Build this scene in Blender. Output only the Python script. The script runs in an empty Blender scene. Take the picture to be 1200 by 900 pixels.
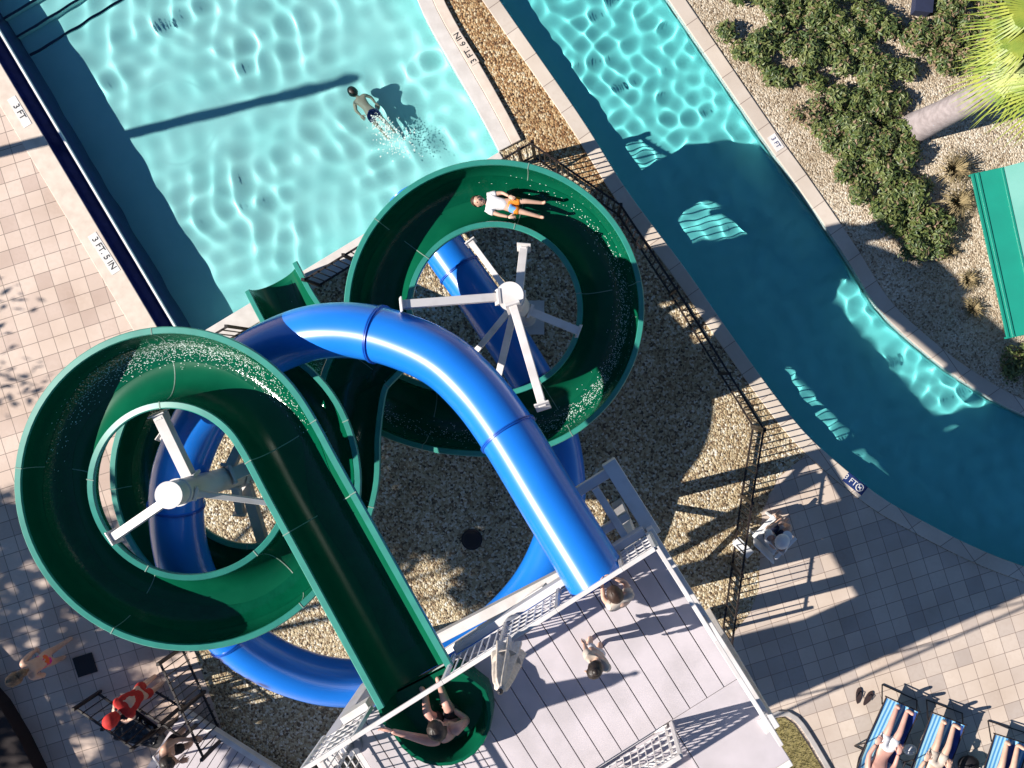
import bpy, bmesh, math, random
import numpy as np
from mathutils import Vector, Matrix, Quaternion
from mathutils.geometry import tessellate_polygon

random.seed(7)
RNG = np.random.default_rng(11)
SC = bpy.context.scene
COL = SC.collection
R = math.radians
F, H, NX, NY = 1116.0, 18.0, 672.0, 441.0      # focal length in photo pixels, camera height, the point straight below


def P(px, py, z=0.0):
    k = (H - z) / F
    return Vector(((px - NX) * k, (NY - py) * k, z))


# ------------------------------------------------------------------ materials
def nodes_of(name):
    m = bpy.data.materials.new(name)
    m.use_nodes = True
    nt = m.node_tree
    b = nt.nodes['Principled BSDF']
    return m, nt, b


def rgb(h):
    return (*h, 1.0) if len(h) == 3 else h


def noise_mix(nt, c1, c2, scale, detail=4.0, lo=0.35, hi=0.65, coord='Object', vec=None):
    tc = nt.nodes.new('ShaderNodeTexCoord')
    n = nt.nodes.new('ShaderNodeTexNoise')
    n.inputs['Scale'].default_value = scale
    n.inputs['Detail'].default_value = detail
    nt.links.new(vec or tc.outputs[coord], n.inputs['Vector'])
    r = nt.nodes.new('ShaderNodeMapRange')
    r.inputs['From Min'].default_value = lo
    r.inputs['From Max'].default_value = hi
    nt.links.new(n.outputs['Fac'], r.inputs['Value'])
    mx = nt.nodes.new('ShaderNodeMix')
    mx.data_type = 'RGBA'
    nt.links.new(r.outputs['Result'], mx.inputs['Factor'])
    for i, c in ((6, c1), (7, c2)):
        if hasattr(c, 'is_output'):
            nt.links.new(c, mx.inputs[i])
        else:
            mx.inputs[i].default_value = rgb(c)
    return mx.outputs[2], n.outputs['Fac']


def add_bump(nt, b, height, strength, dist=0.01):
    bp = nt.nodes.new('ShaderNodeBump')
    bp.inputs['Strength'].default_value = strength
    bp.inputs['Distance'].default_value = dist
    nt.links.new(height, bp.inputs['Height'])
    nt.links.new(bp.outputs['Normal'], b.inputs['Normal'])


def simple(name, c1, c2=None, rough=0.5, scale=6.0, bump=0.0, coat=0.0, metal=0.0, spec=None, bscale=None, lo=.35, hi=.65):
    m, nt, b = nodes_of(name)
    c2 = c2 or tuple(x * 0.82 for x in c1)
    col, fac = noise_mix(nt, c1, c2, scale, lo=lo, hi=hi)
    nt.links.new(col, b.inputs['Base Color'])
    b.inputs['Roughness'].default_value = rough
    b.inputs['Metallic'].default_value = metal
    b.inputs['Coat Weight'].default_value = coat
    b.inputs['Coat Roughness'].default_value = 0.08
    if spec is not None:
        b.inputs['Specular IOR Level'].default_value = spec
    if bump:
        if bscale:
            _, fac = noise_mix(nt, c1, c2, bscale)
        add_bump(nt, b, fac, bump)
    return m


def gravel_mat(name, cols, scale, dark=0.25):
    m, nt, b = nodes_of(name)
    tc = nt.nodes.new('ShaderNodeTexCoord')
    v = nt.nodes.new('ShaderNodeTexVoronoi')
    v.inputs['Scale'].default_value = scale
    nt.links.new(tc.outputs['Object'], v.inputs['Vector'])
    sep = nt.nodes.new('ShaderNodeSeparateColor')
    nt.links.new(v.outputs['Color'], sep.inputs['Color'])
    cr = nt.nodes.new('ShaderNodeValToRGB')
    cr.color_ramp.interpolation = 'LINEAR'
    el = cr.color_ramp.elements
    while len(el) < len(cols):
        el.new(0.5)
    for i, c in enumerate(cols):
        el[i].position = c[0]
        el[i].color = rgb(c[1])
    nt.links.new(sep.outputs['Red'], cr.inputs['Fac'])
    big, _ = noise_mix(nt, (1, 1, 1), (0.72, 0.68, 0.62), 0.8)
    mul = nt.nodes.new('ShaderNodeMix')
    mul.data_type = 'RGBA'
    mul.blend_type = 'MULTIPLY'
    mul.inputs['Factor'].default_value = 1
    nt.links.new(cr.outputs['Color'], mul.inputs[6])
    nt.links.new(big, mul.inputs[7])
    nt.links.new(mul.outputs[2], b.inputs['Base Color'])
    b.inputs['Roughness'].default_value = 0.75
    inv = nt.nodes.new('ShaderNodeMath')
    inv.operation = 'MULTIPLY_ADD'
    nt.links.new(v.outputs['Distance'], inv.inputs[0])
    inv.inputs[1].default_value = -1.0
    nt.links.new(sep.outputs['Green'], inv.inputs[2])
    add_bump(nt, b, inv.outputs[0], 1.0, 0.55 / scale)
    return m


def paver_mat(name, c1, c2, size, rot, offset=0.0, mortar=(0.27, 0.21, 0.18), msize=0.008):
    m, nt, b = nodes_of(name)
    tc = nt.nodes.new('ShaderNodeTexCoord')
    mp = nt.nodes.new('ShaderNodeMapping')
    mp.inputs['Rotation'].default_value = (0, 0, -rot)
    nt.links.new(tc.outputs['Object'], mp.inputs['Vector'])
    br = nt.nodes.new('ShaderNodeTexBrick')
    br.offset = offset
    br.inputs['Scale'].default_value = 1.0
    br.inputs['Brick Width'].default_value = size
    br.inputs['Row Height'].default_value = size
    br.inputs['Mortar Size'].default_value = msize
    br.inputs['Mortar Smooth'].default_value = 0.3
    br.inputs['Bias'].default_value = -0.35
    br.inputs['Color1'].default_value = rgb(c1)
    br.inputs['Color2'].default_value = rgb(c2)
    br.inputs['Mortar'].default_value = rgb(mortar)
    nt.links.new(mp.outputs['Vector'], br.inputs['Vector'])
    st, _ = noise_mix(nt, (1, 1, 1), (0.80, 0.76, 0.72), 1.1, lo=.4, hi=.75)
    fn, fac = noise_mix(nt, st, (0.92, 0.90, 0.88), 14.0, lo=.45, hi=.8)
    mul = nt.nodes.new('ShaderNodeMix')
    mul.data_type = 'RGBA'
    mul.blend_type = 'MULTIPLY'
    mul.inputs['Factor'].default_value = 1
    nt.links.new(br.outputs['Color'], mul.inputs[6])
    nt.links.new(fn, mul.inputs[7])
    nt.links.new(mul.outputs[2], b.inputs['Base Color'])
    b.inputs['Roughness'].default_value = 0.8
    add_bump(nt, b, br.outputs['Fac'], -0.5, 0.01)
    return m


def water_mat(name, tint):
    m = bpy.data.materials.new(name)
    m.use_nodes = True
    nt = m.node_tree
    nt.nodes.clear()
    o = nt.nodes.new('ShaderNodeOutputMaterial')
    g = nt.nodes.new('ShaderNodeBsdfGlass')
    g.inputs['IOR'].default_value = 1.33
    g.inputs['Roughness'].default_value = 0
    g.inputs['Color'].default_value = rgb(tint)
    nt.links.new(g.outputs[0], o.inputs[0])
    return m


M = {}
M['gravel'] = gravel_mat('river_gravel', [(0, (.10, .065, .04)), (.22, (.30, .21, .12)), (.5, (.50, .40, .24)), (.8, (.62, .54, .38)), (1, (.80, .76, .66))], 27)
M['gravel_orange'] = gravel_mat('orange_gravel', [(0, (.09, .045, .02)), (.25, (.30, .15, .055)), (.55, (.46, .29, .13)), (.8, (.56, .42, .24)), (1, (.70, .60, .42))], 27)
M['gravel_pale'] = gravel_mat('pale_gravel', [(0, (.20, .14, .09)), (.2, (.44, .35, .25)), (.5, (.60, .50, .37)), (.8, (.68, .60, .48)), (1, (.78, .72, .62))], 32)
PR = R(17.5)
M['paver'] = paver_mat('blush_paver', (.66, .53, .45), (.46, .34, .29), .305, PR)
M['paver_right'] = paver_mat('cream_paver', (.62, .52, .44), (.36, .31, .29), .31, PR, offset=0.0, msize=.007)
M['coping'] = simple('coping_stone', (.70, .60, .51), (.60, .50, .42), .75, 5, .15)
M['coping_white'] = simple('white_coping', (.64, .60, .57), (.55, .51, .48), .7, 5, .1)
M['coping_grey'] = paver_mat('river_coping', (.64, .56, .48), (.50, .44, .39), .6, R(-55), msize=.008)
M['navy_tile'] = simple('navy_tile', (.030, .045, .16), (.02, .03, .11), .3, 8)
M['white_tile'] = simple('white_tile', (.8, .8, .8), (.7, .7, .7), .4)
M['pool_plaster'] = simple('pool_plaster', (.68, .93, .90), (.58, .88, .85), .7, 1.1)
M['river_plaster'] = simple('river_plaster', (.62, .84, .86), (.56, .80, .82), .7, 3)
M['step_line'] = simple('step_tile', (.012, .02, .07), None, .4)
M['pool_water'] = water_mat('pool_water', (.74, .98, 1.0))
M['river_water'] = water_mat('river_water', (.54, .98, .97))
M['flume'] = simple('green_fibreglass', (.003, .100, .050), (.002, .086, .043), .22, 3, spec=.22)
M['flume_rim'] = simple('teal_rim', (.035, .27, .215), (.03, .23, .185), .35, 5, coat=.35)
M['seam'] = simple('seam_sealant', (.22, .34, .28), None, .6)
M['run'] = simple('running_water', (.0015, .085, .042), (.001, .070, .034), .09, 5, spec=.35, bump=.35, bscale=24)
M['foam'] = simple('foam', (.70, .85, .80), None, .5)
M['tube'] = simple('blue_fibreglass', (.012, .20, .76), (.010, .185, .72), .28, 2, coat=.6)
M['tube_seam'] = simple('tube_flange', (.007, .11, .55), None, .3, coat=.3)
M['steel_dark'] = simple('dark_bolt', (.02, .02, .03), None, .4)
M['white_steel'] = simple('white_steel', (.72, .69, .68), (.56, .52, .49), .45, 3.2, .05, lo=.45, hi=.8)
M['deck_board'] = simple('deck_board', (.57, .52, .55), (.48, .44, .46), .7, 2.2, .1)
M['deck_under'] = simple('deck_underside', (.10, .05, .045), None, .8)
M['gap'] = simple('joint_dark', (.05, .04, .045), None, .9)
M['black_steel'] = simple('black_fence_paint', (.022, .016, .016), None, .45)
M['canvas'] = simple('cream_canvas', (.66, .58, .50), (.52, .45, .39), .85, 14, .3)
M['pole'] = simple('grey_pole', (.30, .32, .38), None, .35, metal=.5)
M['skin'] = simple('skin_light', (.62, .40, .30), (.56, .34, .25), .5, 9)
M['skin_tan'] = simple('skin_tan', (.50, .29, .20), (.44, .25, .17), .5, 9)
M['skin_pink'] = simple('skin_pink', (.64, .36, .29), (.58, .31, .25), .5, 9)
M['eye'] = simple('eye_dark', (.02, .015, .012), None, .2)
M['lip'] = simple('lip', (.38, .13, .11), None, .5)
M['hair_brown'] = simple('hair_brown', (.035, .017, .010), (.06, .03, .018), .55, 30, .4)
M['hair_light'] = simple('hair_light', (.22, .14, .08), (.12, .07, .04), .55, 30, .4)
M['hair_dark'] = simple('hair_dark', (.015, .009, .008), (.03, .02, .015), .5, 30, .4)
M['shirt_white'] = simple('white_cotton', (.78, .77, .78), (.66, .66, .70), .85, 12, .3)
M['shirt_cream'] = simple('cream_cotton', (.62, .54, .46), (.48, .40, .33), .85, 12, .3)
M['shirt_red'] = simple('red_cotton', (.55, .02, .015), (.40, .012, .01), .8, 12, .3)
M['navy_cloth'] = simple('navy_cloth', (.015, .022, .06), None, .85)
M['dark_cloth'] = simple('dark_cloth', (.02, .018, .022), None, .85)
M['print_violet'] = simple('violet_print', (.10, .08, .28), (.25, .24, .42), .8, 20)
M['pink_suit'] = simple('pink_swimsuit', (.75, .02, .30), (.80, .12, .02), .6, 5, lo=.48, hi=.52)
M['orange_short'] = simple('orange_shorts', (.80, .26, .02), (.12, .34, .68), .7, 6, lo=.52, hi=.56)
M['blue_short'] = simple('patterned_shorts', (.03, .05, .22), (.30, .16, .36), .7, 22, lo=.46, hi=.54)
M['white_plastic'] = simple('white_plastic', (.78, .79, .80), (.70, .71, .72), .4)
M['sling'] = None
M['black_rubber'] = simple('black_rubber', (.012, .010, .014), None, .7)
M['brown_rubber'] = simple('brown_rubber', (.035, .018, .018), None, .7)
M['leaf'] = simple('leaf_green', (.10, .14, .032), (.16, .18, .055), .5, 7)
M['leaf_yellow'] = simple('palm_leaf', (.30, .33, .045), (.16, .24, .035), .5, 4)
M['bark'] = simple('palm_bark', (.36, .31, .31), (.26, .22, .22), .9, 9, .6)
M['wood'] = simple('tree_bark', (.10, .07, .05), None, .9, 9, .6)
M['straw'] = simple('dry_grass', (.30, .23, .12), (.20, .16, .08), .8, 8)
M['lawn'] = simple('dry_lawn', (.20, .17, .06), (.30, .25, .11), .9, 20, .6)
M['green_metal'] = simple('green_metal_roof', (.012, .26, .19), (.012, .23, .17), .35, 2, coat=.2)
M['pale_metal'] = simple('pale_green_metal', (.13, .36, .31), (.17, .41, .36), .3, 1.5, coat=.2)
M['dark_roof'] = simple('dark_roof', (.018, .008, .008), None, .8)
M['sign_white'] = simple('sign_white', (.78, .76, .74), None, .5)
M['sign_blue'] = simple('sign_blue', (.02, .04, .16), None, .4)
M['ink'] = simple('ink', (.03, .03, .035), None, .6)
M['towel'] = simple('orange_towel', (.50, .17, .10), (.60, .40, .30), .9, 10, .4)
M['towel_blue'] = simple('blue_towel', (.02, .04, .20), (.03, .08, .30), .9, 10, .4)
M['concrete'] = simple('concrete', (.45, .42, .40), None, .85, 5, .2)


def sling_mat():
    m, nt, b = nodes_of('blue_sling')
    tc = nt.nodes.new('ShaderNodeTexCoord')
    w = nt.nodes.new('ShaderNodeTexWave')
    w.bands_direction = 'X'
    w.inputs['Scale'].default_value = 4.2
    w.inputs['Distortion'].default_value = 0.4
    nt.links.new(tc.outputs['Object'], w.inputs['Vector'])
    cr = nt.nodes.new('ShaderNodeValToRGB')
    cr.color_ramp.elements[0].position = .25
    cr.color_ramp.elements[1].position = .7
    cr.color_ramp.elements[0].color = (.06, .27, .60, 1)
    cr.color_ramp.elements[1].color = (.34, .62, .74, 1)
    nt.links.new(w.outputs['Fac'], cr.inputs['Fac'])
    nt.links.new(cr.outputs['Color'], b.inputs['Base Color'])
    b.inputs['Roughness'].default_value = .8
    return m


M['sling'] = sling_mat()


# ------------------------------------------------------------------ object helpers
def world_loc(o):
    v = Vector((0, 0, 0))
    while o is not None:
        v += o.location
        o = o.parent
    return v


def tag(o, label=None, cat=None, group=None, kind=None):
    if label: o['label'] = label
    if cat: o['category'] = cat
    if group: o['group'] = group
    if kind: o['kind'] = kind
    return o


def thing(name, label, cat, loc=(0, 0, 0), group=None):
    o = bpy.data.objects.new(name, None)
    o.empty_display_size = .2
    COL.objects.link(o)
    o.location = loc
    return tag(o, label, cat, group)


def link_mesh(name, me, parent=None):
    o = bpy.data.objects.new(name, me)
    COL.objects.link(o)
    if parent is not None:
        o.parent = parent
    return o


class MB:
    def __init__(s):
        s.v, s.f, s.m = [], [], []

    def add(s, vs, fs, mi=0):
        b = len(s.v)
        s.v += [tuple(x) for x in vs]
        s.f += [tuple(b + i for i in q) for q in fs]
        s.m += [mi] * len(fs)

    def box(s, c, ax, ay, az, mi=0):
        c, ax, ay, az = Vector(c), Vector(ax), Vector(ay), Vector(az)
        vs = [c + ax * i + ay * j + az * k for k in (-1, 1) for j in (-1, 1) for i in (-1, 1)]
        s.add(vs, [(0, 2, 3, 1), (4, 5, 7, 6), (0, 1, 5, 4), (2, 6, 7, 3), (0, 4, 6, 2), (1, 3, 7, 5)], mi)

    def beam(s, p0, p1, w, h, up=(0, 0, 1), mi=0):
        p0, p1 = Vector(p0), Vector(p1)
        d = (p1 - p0)
        L = d.length
        d.normalize()
        up = Vector(up)
        if abs(d.dot(up)) > .98: up = Vector((1, 0, 0))
        sd = d.cross(up).normalized()
        u2 = sd.cross(d).normalized()
        s.box((p0 + p1) / 2, d * L / 2, sd * w / 2, u2 * h / 2, mi)

    def tube(s, pts, r, n=10, mi=0, cap=True):
        pts = [Vector(p) for p in pts]
        rs = r if isinstance(r, (list, tuple)) else [r] * len(pts)
        ref = Vector((0, 0, 1))
        rings = []
        prev = None
        for i, p in enumerate(pts):
            t = (pts[min(i + 1, len(pts) - 1)] - pts[max(i - 1, 0)]).normalized()
            if prev is None:
                a = ref if abs(t.dot(ref)) < .9 else Vector((1, 0, 0))
                x = t.cross(a).normalized()
            else:
                x = (prev - t * prev.dot(t)).normalized()
            prev = x
            y = t.cross(x)
            rings.append([p + (x * math.cos(2 * math.pi * k / n) + y * math.sin(2 * math.pi * k / n)) * rs[i] for k in range(n)])
        vs = [q for g in rings for q in g]
        fs = []
        for i in range(len(pts) - 1):
            for k in range(n):
                a, b2 = i * n + k, i * n + (k + 1) % n
                fs.append((a, b2, b2 + n, a + n))
        if cap:
            fs.append(tuple(reversed(range(n))))
            fs.append(tuple((len(pts) - 1) * n + k for k in range(n)))
        s.add(vs, fs, mi)

    def ellipsoid(s, c, ax, ay, az, nu=14, nv=9, mi=0):
        c, ax, ay, az = Vector(c), Vector(ax), Vector(ay), Vector(az)
        vs, fs = [], []
        vs.append(c - az)
        for j in range(1, nv):
            t = -math.pi / 2 + math.pi * j / nv
            for k in range(nu):
                a = 2 * math.pi * k / nu
                vs.append(c + ax * math.cos(a) * math.cos(t) + ay * math.sin(a) * math.cos(t) + az * math.sin(t))
        vs.append(c + az)
        for k in range(nu):
            fs.append((0, 1 + (k + 1) % nu, 1 + k))
            top = len(vs) - 1
            fs.append((top, 1 + (nv - 2) * nu + k, 1 + (nv - 2) * nu + (k + 1) % nu))
        for j in range(nv - 2):
            for k in range(nu):
                a, b2 = 1 + j * nu + k, 1 + j * nu + (k + 1) % nu
                fs.append((a, b2, b2 + nu, a + nu))
        s.add(vs, fs, mi)

    def prism(s, pts, z0, z1, mi=0, holes=()):
        loops = [[Vector((p[0], p[1], 0)) for p in pts]] + [[Vector((p[0], p[1], 0)) for p in h] for h in holes]
        tri = tessellate_polygon(loops)
        flat = [p for l in loops for p in l]
        n = len(flat)
        up = []
        for t in tri:
            a, b2, c = (flat[i] for i in t)
            up.append(t if (b2 - a).cross(c - a).z > 0 else t[::-1])
        vs = [(p.x, p.y, z1) for p in flat]
        fs = list(up)
        if z0 is not None:
            vs += [(p.x, p.y, z0) for p in flat]
            fs += [tuple(i + n for i in t[::-1]) for t in up]
            b = 0
            for li, l in enumerate(loops):
                m = len(l)
                area = sum(l[i].x * l[(i + 1) % m].y - l[(i + 1) % m].x * l[i].y for i in range(m))
                fl = (area > 0) == (li == 0)
                for i in range(m):
                    i0, i1 = b + i, b + (i + 1) % m
                    fs.append((i0 + n, i1 + n, i1, i0) if fl else (i1 + n, i0 + n, i0, i1))
                b += m
        s.add(vs, fs, mi)

    def build(s, name, mats, parent=None, smooth=None, bevel=0, fix=False):
        off = world_loc(parent) if parent is not None else Vector((0, 0, 0))
        me = bpy.data.meshes.new(name)
        me.from_pydata([(x - off.x, y - off.y, z - off.z) for x, y, z in s.v], [], s.f)
        for m in (mats if isinstance(mats, (list, tuple)) else [mats]):
            me.materials.append(m)
        if any(s.m):
            me.polygons.foreach_set('material_index', s.m)
        if fix:
            bm = bmesh.new()
            bm.from_mesh(me)
            bmesh.ops.recalc_face_normals(bm, faces=bm.faces)
            bm.to_mesh(me)
            bm.free()
        if smooth is not None:
            me.polygons.foreach_set('use_smooth', [True] * len(me.polygons))
            if smooth < 180:
                me.set_sharp_from_angle(angle=R(smooth))
        me.update()
        o = link_mesh(name, me, parent)
        if bevel:
            b = o.modifiers.new('bevel', 'BEVEL')
            b.width = bevel
            b.segments = 2
            b.limit_method = 'ANGLE'
        return o


def copy_tree(o, parent=None):
    c = o.copy()
    COL.objects.link(c)
    c.parent = parent
    for ch in list(o.children):
        copy_tree(ch, c)
    return c


def px(poly, z=0.0):
    return [P(a, b, z) for a, b in poly]


def offset_line(pts, d):
    """pts offset by d metres to the left of travel."""
    out = []
    for i, p in enumerate(pts):
        a, b = pts[max(i - 1, 0)], pts[min(i + 1, len(pts) - 1)]
        t = Vector((b.x - a.x, b.y - a.y, 0)).normalized()
        out.append(Vector((p.x - t.y * d, p.y + t.x * d, p.z)))
    return out


def resample(pts, step, closed=False):
    """Catmull-Rom through pts, resampled at about step metres."""
    pts = [Vector(p) for p in pts]
    dense = []
    n = len(pts)
    for i in range(n - 1):
        p0, p1, p2, p3 = pts[max(i - 1, 0)], pts[i], pts[i + 1], pts[min(i + 2, n - 1)]
        for k in range(12):
            t = k / 12
            dense.append(.5 * ((2 * p1) + (p2 - p0) * t + (2 * p0 - 5 * p1 + 4 * p2 - p3) * t * t + (3 * p1 - p0 - 3 * p2 + p3) * t ** 3))
    dense.append(pts[-1])
    acc = [0.0]
    for a, b in zip(dense, dense[1:]):
        acc.append(acc[-1] + (b - a).length)
    m = max(2, int(acc[-1] / step) + 1)
    out, j = [], 0
    for i in range(m):
        s = acc[-1] * i / (m - 1)
        while j < len(acc) - 2 and acc[j + 1] < s: j += 1
        u = (s - acc[j]) / max(1e-9, acc[j + 1] - acc[j])
        out.append(dense[j].lerp(dense[j + 1], min(1, max(0, u))))
    return out


def structure(o):
    o['kind'] = 'structure'
    return o


# ------------------------------------------------------------------ pools, ground
POOL_L0, POOL_L1 = P(-60, -28), P(201, 411)
pool_right = px([(585, 178), (570, 149), (553, 118), (538, 92), (523, 66), (508, 40), (497, 19), (489, 0), (484, -30), (470, -350)])
pool_poly = [POOL_L1] + pool_right + [POOL_L0]
river_left = resample(px([(330, -400), (480, -155), (585, 0), (680, 137), (735, 224), (800, 311), (850, 383), (900, 453), (943, 507), (987, 547), (1033, 583), (1073, 606), (1133, 637), (1200, 664), (1350, 712), (1600, 770)]), .35)
river_right = resample(px([(560, -350), (690, -142), (783, 0), (800, 25), (892, 160), (933, 217), (988, 297), (1030, 363), (1083, 413), (1133, 450), (1200, 487), (1350, 545), (1600, 600)]), .35)
river_poly = river_left + river_right[::-1]
BIG = 90
mb = MB()
mb.prism([(-BIG, -BIG), (BIG, -BIG), (BIG, BIG), (-BIG, BIG)], None, 0, holes=[pool_poly, river_poly])
structure(mb.build('ground', M['gravel']))
# paved decks, each sheet 4 mm proud
pool_left_out = offset_line([POOL_L0, POOL_L1], -.42)
mb = MB()
mb.prism(px([(-2500, -1500), (-760, -1200)]) + [pool_left_out[0], pool_left_out[1]] + px([(196, 470), (205, 560), (225, 755), (262, 860), (300, 930), (360, 1010), (500, 1600), (-2500, 1600)]), -.05, .004)
structure(mb.build('pool_deck', M['paver']))
riv_out_l = offset_line(river_left, -.28)
i0 = min(range(len(riv_out_l)), key=lambda i: (riv_out_l[i] - P(935, 535)).length)
mb = MB()
mb.prism([p for p in riv_out_l[i0:]] + px([(2500, 900), (2500, 2200), (760, 1600), (780, 1000), (846, 758), (878, 720), (889, 692), (893, 600), (912, 560)]), -.05, .004)
structure(mb.build('sun_deck', M['paver_right']))
mb = MB()
mb.prism(px([(607, 148), (519, 0), (430, -160), (474, -160), (570, 0), (672, 147), (735, 240), (640, 192)]), None, .004)
structure(mb.build('gravel_strip', M['gravel_orange']))
mb = MB()
gl = [p for p in offset_line(river_right, .25)]
mb.prism(gl[::-1] + px([(700, -900), (2600, -900), (2600, 560)]), None, .004)
structure(mb.build('garden_gravel', M['gravel_pale']))


def strip(name, line, d0, d1, z0, z1, mat, bevel=.012):
    a, b = offset_line(line, d0), offset_line(line, d1)
    mb = MB()
    n = len(a)
    vs = [(p.x, p.y, z1) for p in a] + [(p.x, p.y, z1) for p in b] + [(p.x, p.y, z0) for p in a] + [(p.x, p.y, z0) for p in b]
    fs = []
    for i in range(n - 1):
        fs += [(i, i + 1, n + i + 1, n + i), (2 * n + i, 3 * n + i, 3 * n + i + 1, 2 * n + i + 1), (i, 2 * n + i, 2 * n + i + 1, i + 1), (n + i, n + i + 1, 3 * n + i + 1, 3 * n + i)]
    fs += [(0, n, 3 * n, 2 * n), (n - 1, 3 * n - 1, 4 * n - 1, 2 * n - 1)]
    mb.add(vs, fs)
    return structure(mb.build(name, mat, bevel=bevel, fix=True))


seg = lambda a, b, n=24: [a.lerp(b, i / n) for i in range(n + 1)]
strip('pool_coping', seg(POOL_L0, POOL_L1), 0, -.42, -.3, .015, M['coping'])
strip('pool_coping', seg(POOL_L1 + Vector((.0, .0, 0)), P(585, 178)), 0, -.40, -.3, .022, M['coping_white'])
strip('pool_coping', pool_right, 0, -.27, -.3, .06, M['coping_white'])
strip('pool_coping', offset_line(pool_right, -.27), -.003, -.20, -.3, .075, M['coping'])
strip('river_coping', river_left, 0, -.27, -.3, .03, M['coping_grey'])
strip('river_coping', river_right[::-1], 0, -.27, -.3, .03, M['coping_grey'])
# kerb gap between raised coping and gravel comes from the raised step itself

# pool shell
ZF = -.90
mb = MB()
ring = [POOL_L1] + pool_right + [POOL_L0]
n = len(ring)
vs = [(p.x, p.y, 0) for p in ring] + [(p.x, p.y, ZF - .1) for p in ring]
mb.add(vs, [(i, (i + 1) % n, n + (i + 1) % n, n + i) for i in range(n)])
pw = structure(mb.build('pool_wall', M['pool_plaster']))
c = sum((Vector(p) for p in ring), Vector()) / n
mb = MB()
mb.prism([c + (p - c) * 1.06 for p in ring], None, ZF)
pf = structure(mb.build('pool_floor', M['pool_plaster']))
rw = MB()
for line in (river_left, river_right):
    k = len(line)
    rw.add([(p.x, p.y, 0) for p in line] + [(p.x, p.y, -1.2) for p in line], [(i, i + 1, k + i + 1, k + i) for i in range(k - 1)])
rwo = structure(rw.build('river_wall', M['river_plaster']))
mb = MB()
la, lb = offset_line(river_left, -.05), offset_line(river_right, .05)


def along(line, t):
    s = t * (len(line) - 1)
    i = min(int(s), len(line) - 2)
    return line[i].lerp(line[i + 1], s - i)


NR = 60
mb.add([(along(la, i / NR).x, along(la, i / NR).y, -.50) for i in range(NR + 1)] + [(along(lb, i / NR).x, along(lb, i / NR).y, -.50) for i in range(NR + 1)],
       [(i, NR + 1 + i, NR + 2 + i, i + 1) for i in range(NR)])
rf = structure(mb.build('river_floor', M['river_plaster'], fix=True))
# gutter along the pool's side: navy trough with a white lip
gd = (POOL_L1 - POOL_L0).normalized()
gn = Vector((-gd.y, gd.x, 0))       # into the pool
prof = [(0.0, .0), (.006, -.10), (.05, -.19), (.13, -.23), (.21, -.18), (.25, -.06), (.262, -.01)]
lip = [(.262, -.01), (.268, .0), (.302, .0), (.306, -.01), (.306, -1.1)]
for nm, pr, mt in (('gutter_trough', prof, M['navy_tile']), ('gutter_lip', lip, M['white_tile'])):
    mb = MB()
    k = len(pr)
    vs = []
    for q in (POOL_L0, POOL_L1):
        vs += [tuple(q + gn * a + Vector((0, 0, b))) for a, b in pr]
    mb.add(vs, [(i, i + 1, k + i + 1, k + i) for i in range(k - 1)])
    o = structure(mb.build(nm, mt, smooth=40))
    o.name = 'pool_' + nm
mb = MB()
q0, q1 = POOL_L0 + gn * .308, POOL_L1 + gn * .308
mb.add([q0 + Vector((0, 0, -.06)), q1 + Vector((0, 0, -.06)), q1 + Vector((0, 0, -1.1)), q0 + Vector((0, 0, -1.1))], [(0, 1, 2, 3)])
tl = structure(mb.build('pool_tile_band', M['navy_tile']))
# steps in the pool's corner, dark nosing on each
sd = (P(412, 283) - P(260, 375)).normalized()       # along a step
sn = Vector((sd.y, -sd.x, 0))                          # descending
s0 = POOL_L0 + gn * .31
steps = []
for k in range(4):
    w = .42
    a = s0 + sn * (.55 + .38 * k)
    mb = MB()
    zt = -.46 - .14 * k
    q = [s0, s0 + sd * 3.4, a + sd * 3.4, a]
    mb.prism(q, -1.3, zt)
    st = structure(mb.build('pool_step', M['pool_plaster'], fix=True))
    st.cycles.is_caustics_receiver = True
    mb = MB()
    mb.beam(a + Vector((0, 0, zt + .004)) - sn * .025, a + sd * 3.4 + Vector((0, 0, zt + .004)) - sn * .025, .05, .008)
    structure(mb.build('step_nosing', M['step_line']))
for o in (pw, pf, rwo, rf, tl):
    o.cycles.is_caustics_receiver = True


def in_poly(x, y, poly):
    ins = False
    n = len(poly)
    j = n - 1
    for i in range(n):
        xi, yi = poly[i]
        xj, yj = poly[j]
        if (yi > y) != (yj > y) and x < (xj - xi) * (y - yi) / (yj - yi) + xi: ins = not ins
        j = i
    return ins


# water surfaces: real ripples, real caustics
def wave_set(n, l0, l1, amp, rng, pw_=1.0):
    W = []
    for _ in range(n):
        lam = math.exp(rng.uniform(math.log(l0), math.log(l1)))
        th = rng.uniform(0, 2 * math.pi)
        W.append((2 * math.pi / lam * math.cos(th), 2 * math.pi / lam * math.sin(th), rng.uniform(0, 6.28), amp * lam ** pw_))
    return W


def waves(W, X, Y):
    Z = np.zeros_like(X)
    for kx, ky, p, a in W:
        Z += a * np.sin(kx * X + ky * Y + p)
    return Z


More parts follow.
